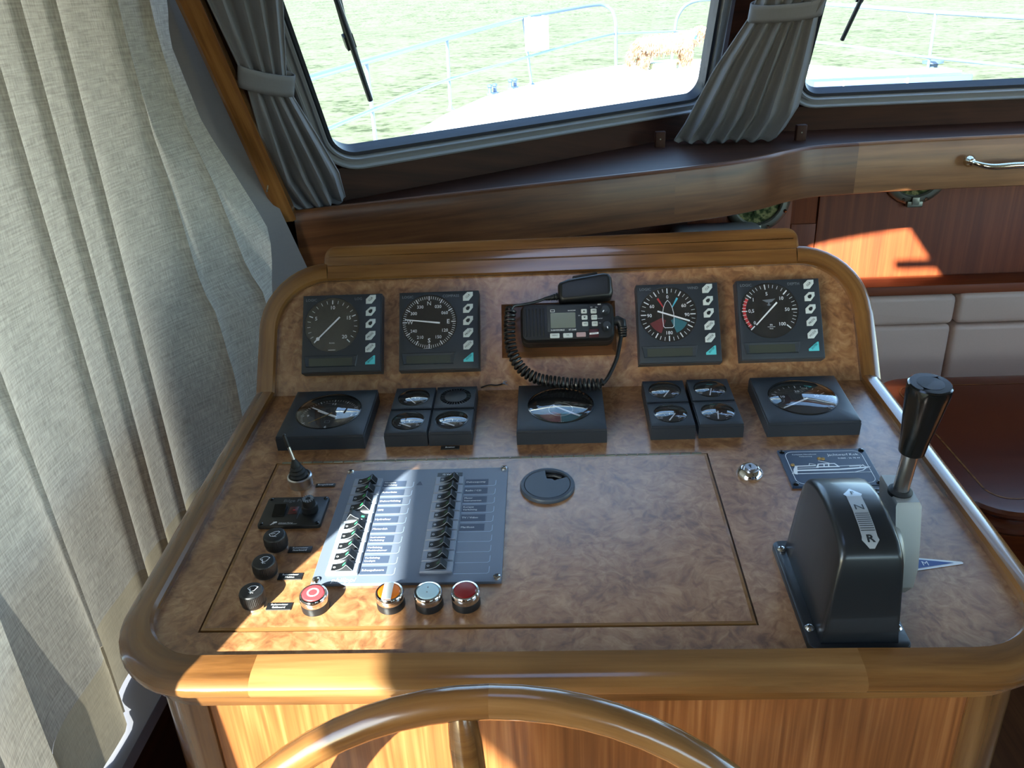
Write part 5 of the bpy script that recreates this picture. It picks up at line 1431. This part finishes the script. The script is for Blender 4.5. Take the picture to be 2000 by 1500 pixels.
# ---- gear and throttle lever
t = thing('throttle_control', 'black single lever throttle with tall dark grip', 'throttle lever', low(.266, -.396))
bx, by = .266, -.396
def tb(g):
    g.v = [(v[0] - bx, v[1] - by, v[2]) for v in g.v]; return g
obj('base_plate', tb(G().prism_z(rrect(.2235, .3120, -.4655, -.3240, .008, 5), 0, .0060, bev=.0018)), THROT, t)
for x, y in ((.2300, -.3385), (.2295, -.4420), (.3055, -.4430)):
    s = obj('screw', tb(G().lathe([(.0042, .0058), (.0042, .0070), (.0028, .0086), (.0008, .0090)], 18, c=(x, y, 0))), CHROME, t)
    obj('recess', tb(G().box((x, y, .0091), (.0036, .0008, .0006)).box((x, y, .0091), (.0008, .0036, .0006))), DPRINT, s)
stn = [(-.3345, .020), (-.3375, .070), (-.3405, .0910), (-.3450, .0985), (-.3560, .1055), (-.3720, .1108), (-.3900, .1130), (-.4080, .1122), (-.4260, .1088), (-.4400, .1040), (-.4470, .0985), (-.4505, .0925), (-.4540, .070), (-.4600, .020)]
def topH(y):
    for (y0, h0), (y1_, h1) in zip(stn, stn[1:]):
        if y1_ <= y <= y0: return h0 + (h1 - h0) * (y - y0) / (y1_ - y0)
    return stn[-1][1]
rings = []
for y, h in stn:
    f = min(1, h / .11); xl = .2345 + .0075 * f; xr = .3005 - .0075 * f; q = min(.006, h * .3)
    sec = [(.2340, .004), (.3010, .004)] + [(xr - q + q * math.cos(R(a)), h - q + q * math.sin(R(a))) for a in (0, 30, 60, 90)] + [(xl + q + q * math.cos(R(a)), h - q + q * math.sin(R(a))) for a in (90, 120, 150, 180)]
    rings.append([(x, y, z) for x, z in sec])
hs = obj('housing', tb(G().loft(rings, True, True)), THROT, t, ang=40)
# shift sticker following the curved top
def on_top(g, dz):
    g.v = [(v[0] - bx, v[1] - by, topH(v[1]) + dz) for v in g.v]; return g
sc = .2680
g = G(); ys = [-.3790 - .003 * i for i in range(24)]
def hw(y):
    if y > -.3885: return max(.0004, .0085 * (-.379 - y) / .0095)
    if y < -.4375: return max(.0004, .0085 * (y + .4475) / .010)
    return .0065
for a, b in zip(ys, ys[1:]):
    if b < -.4475: break
    g.add([(sc - hw(a), a, 0), (sc + hw(a), a, 0), (sc + hw(b), b, 0), (sc - hw(b), b, 0)], [(0, 3, 2, 1)])
obj('shift_sticker', on_top(g, .0004), STICK, hs, smooth=False)
g = G().text('F', .0070, sc, -.3865, 0, bold=.02).text('N', .0092, sc, -.4060, 0, bold=.03, sx=1.3).text('R', .0090, sc, -.4380, 0, bold=.03, sx=1.2)
for k in range(9): g.seg((sc - .0058, -.4130 - k * .0022), (sc + .0058, -.4130 - k * .0022), .0006, 0)
obj('sticker_print', on_top(g, .0008), DPRINT, hs, smooth=False)
MX = Matrix.Rotation(R(90), 4, 'Y')
obj('pivot_hub', tb(G().lathe([(.030, -.006), (.030, .004), (.027, .010), (.024, .012)], 40, c=(.3020, -.3900, .052), M=MX)), ARMW, t)
def arm_sec(y0, y1_, z, x0, x1): return [(x0, y0, z), (x1, y0, z), (x1, y1_, z), (x0, y1_, z)]
arm = G()
stA = [(-.410, -.376, .016, .3215, .3330), (-.414, -.374, .026, .3200, .3370), (-.410, -.367, .045, .3190, .3395), (-.400, -.357, .066, .3185, .3410), (-.3870, -.3450, .097, .3180, .3415), (-.3850, -.3440, .100, .3195, .3400)]
stA = [(a_, b_, c_, d_ - .0095, e_ - .0105) for a_, b_, c_, d_, e_ in stA]
arm.loft([arm_sec(*s[:2], s[2], s[3], s[4]) for s in stA], True, True)
obj('arm', tb(arm), ARMW, t, ang=30)
def LV(s): # along the lever from arm top
    a = Vector((.3180, -.3690, .0980)); b = Vector((.3215, -.3720, .2150)); return a + (b - a) * s
obj('boot_ring', tb(G().tube([LV(0), LV(.03), LV(.05)], [.0105, .0105, .008], 24)), RUB, t)
obj('rod', tb(G().tube([LV(.0), LV(.42)], .0070, 20)), STEEL, t)
obj('grip', tb(G().tube([LV(.39), LV(.40), LV(.52), LV(.70), LV(.90), LV(.965), LV(.99), LV(1.0), LV(1.002), LV(.992)], [.0092, .0108, .0120, .0148, .0175, .0182, .0178, .0165, .0110, .0102], 32)), BLACKG, t)
obj('grip_cap', tb(G().tube([LV(.988), LV(.996), LV(.999)], [.0098, .0094, .004], 24)), BLACK, t)

# ================================================================== STEERING WHEEL
WC = Vector((-.0455, -.642, .8105)); til = R(15)
MW = Matrix.Translation(WC) @ Matrix(((1, 0, 0, 0), (0, math.sin(til), -math.cos(til), 0), (0, math.cos(til), math.sin(til), 0), (0, 0, 0, 1)))
t = thing('steering_wheel', 'varnished wooden steering wheel in front of console', 'steering wheel', MW)
RW, rw = .268, .0128
for k in range(6):
    a0 = 30 + 60 * k; g = G()
    fr = []
    for i in range(13):
        a = R(a0 + 60 * i / 12); fr.append((Vector((RW * math.cos(a), RW * math.sin(a), 0)), Vector((math.cos(a), math.sin(a), 0)), Vector((0, 0, 1))))
    pr2 = [(rw * math.cos(2 * PI * i / 20), rw * 1.0 * math.sin(2 * PI * i / 20)) for i in range(20)]
    obj('rim_segment', g.sweep(fr, pr2), TEAKL if k % 2 == 0 else TEAK, t, ang=50)
for k in range(6):
    a = R(94.7 + 60 * k); d = Vector((math.cos(a), math.sin(a), 0))
    prof = [(.034, .010), (.07, .011), (.10, .015), (.13, .0165), (.16, .014), (.18, .0105), (.195, .0118), (.21, .0125), (.235, .0125), (.252, .0112), (.262, .009)]
    obj('spoke', G().tube([d * r_ for r_, _ in prof], [q for _, q in prof], 18), TEAK, t)
obj('hub', G().lathe([(.05, -.022), (.055, -.01), (.055, .012), (.045, .022), (.03, .028)], 36), TEAK, t)
obj('hub_cap', G().lathe([(.026, .026), (.026, .031), (.018, .036), (.004, .038)], 28), CHROME, t)
obj('shaft', G().tube([(0, 0, -.02), (0, 0, -.17)], .016, 16), STEEL, t)
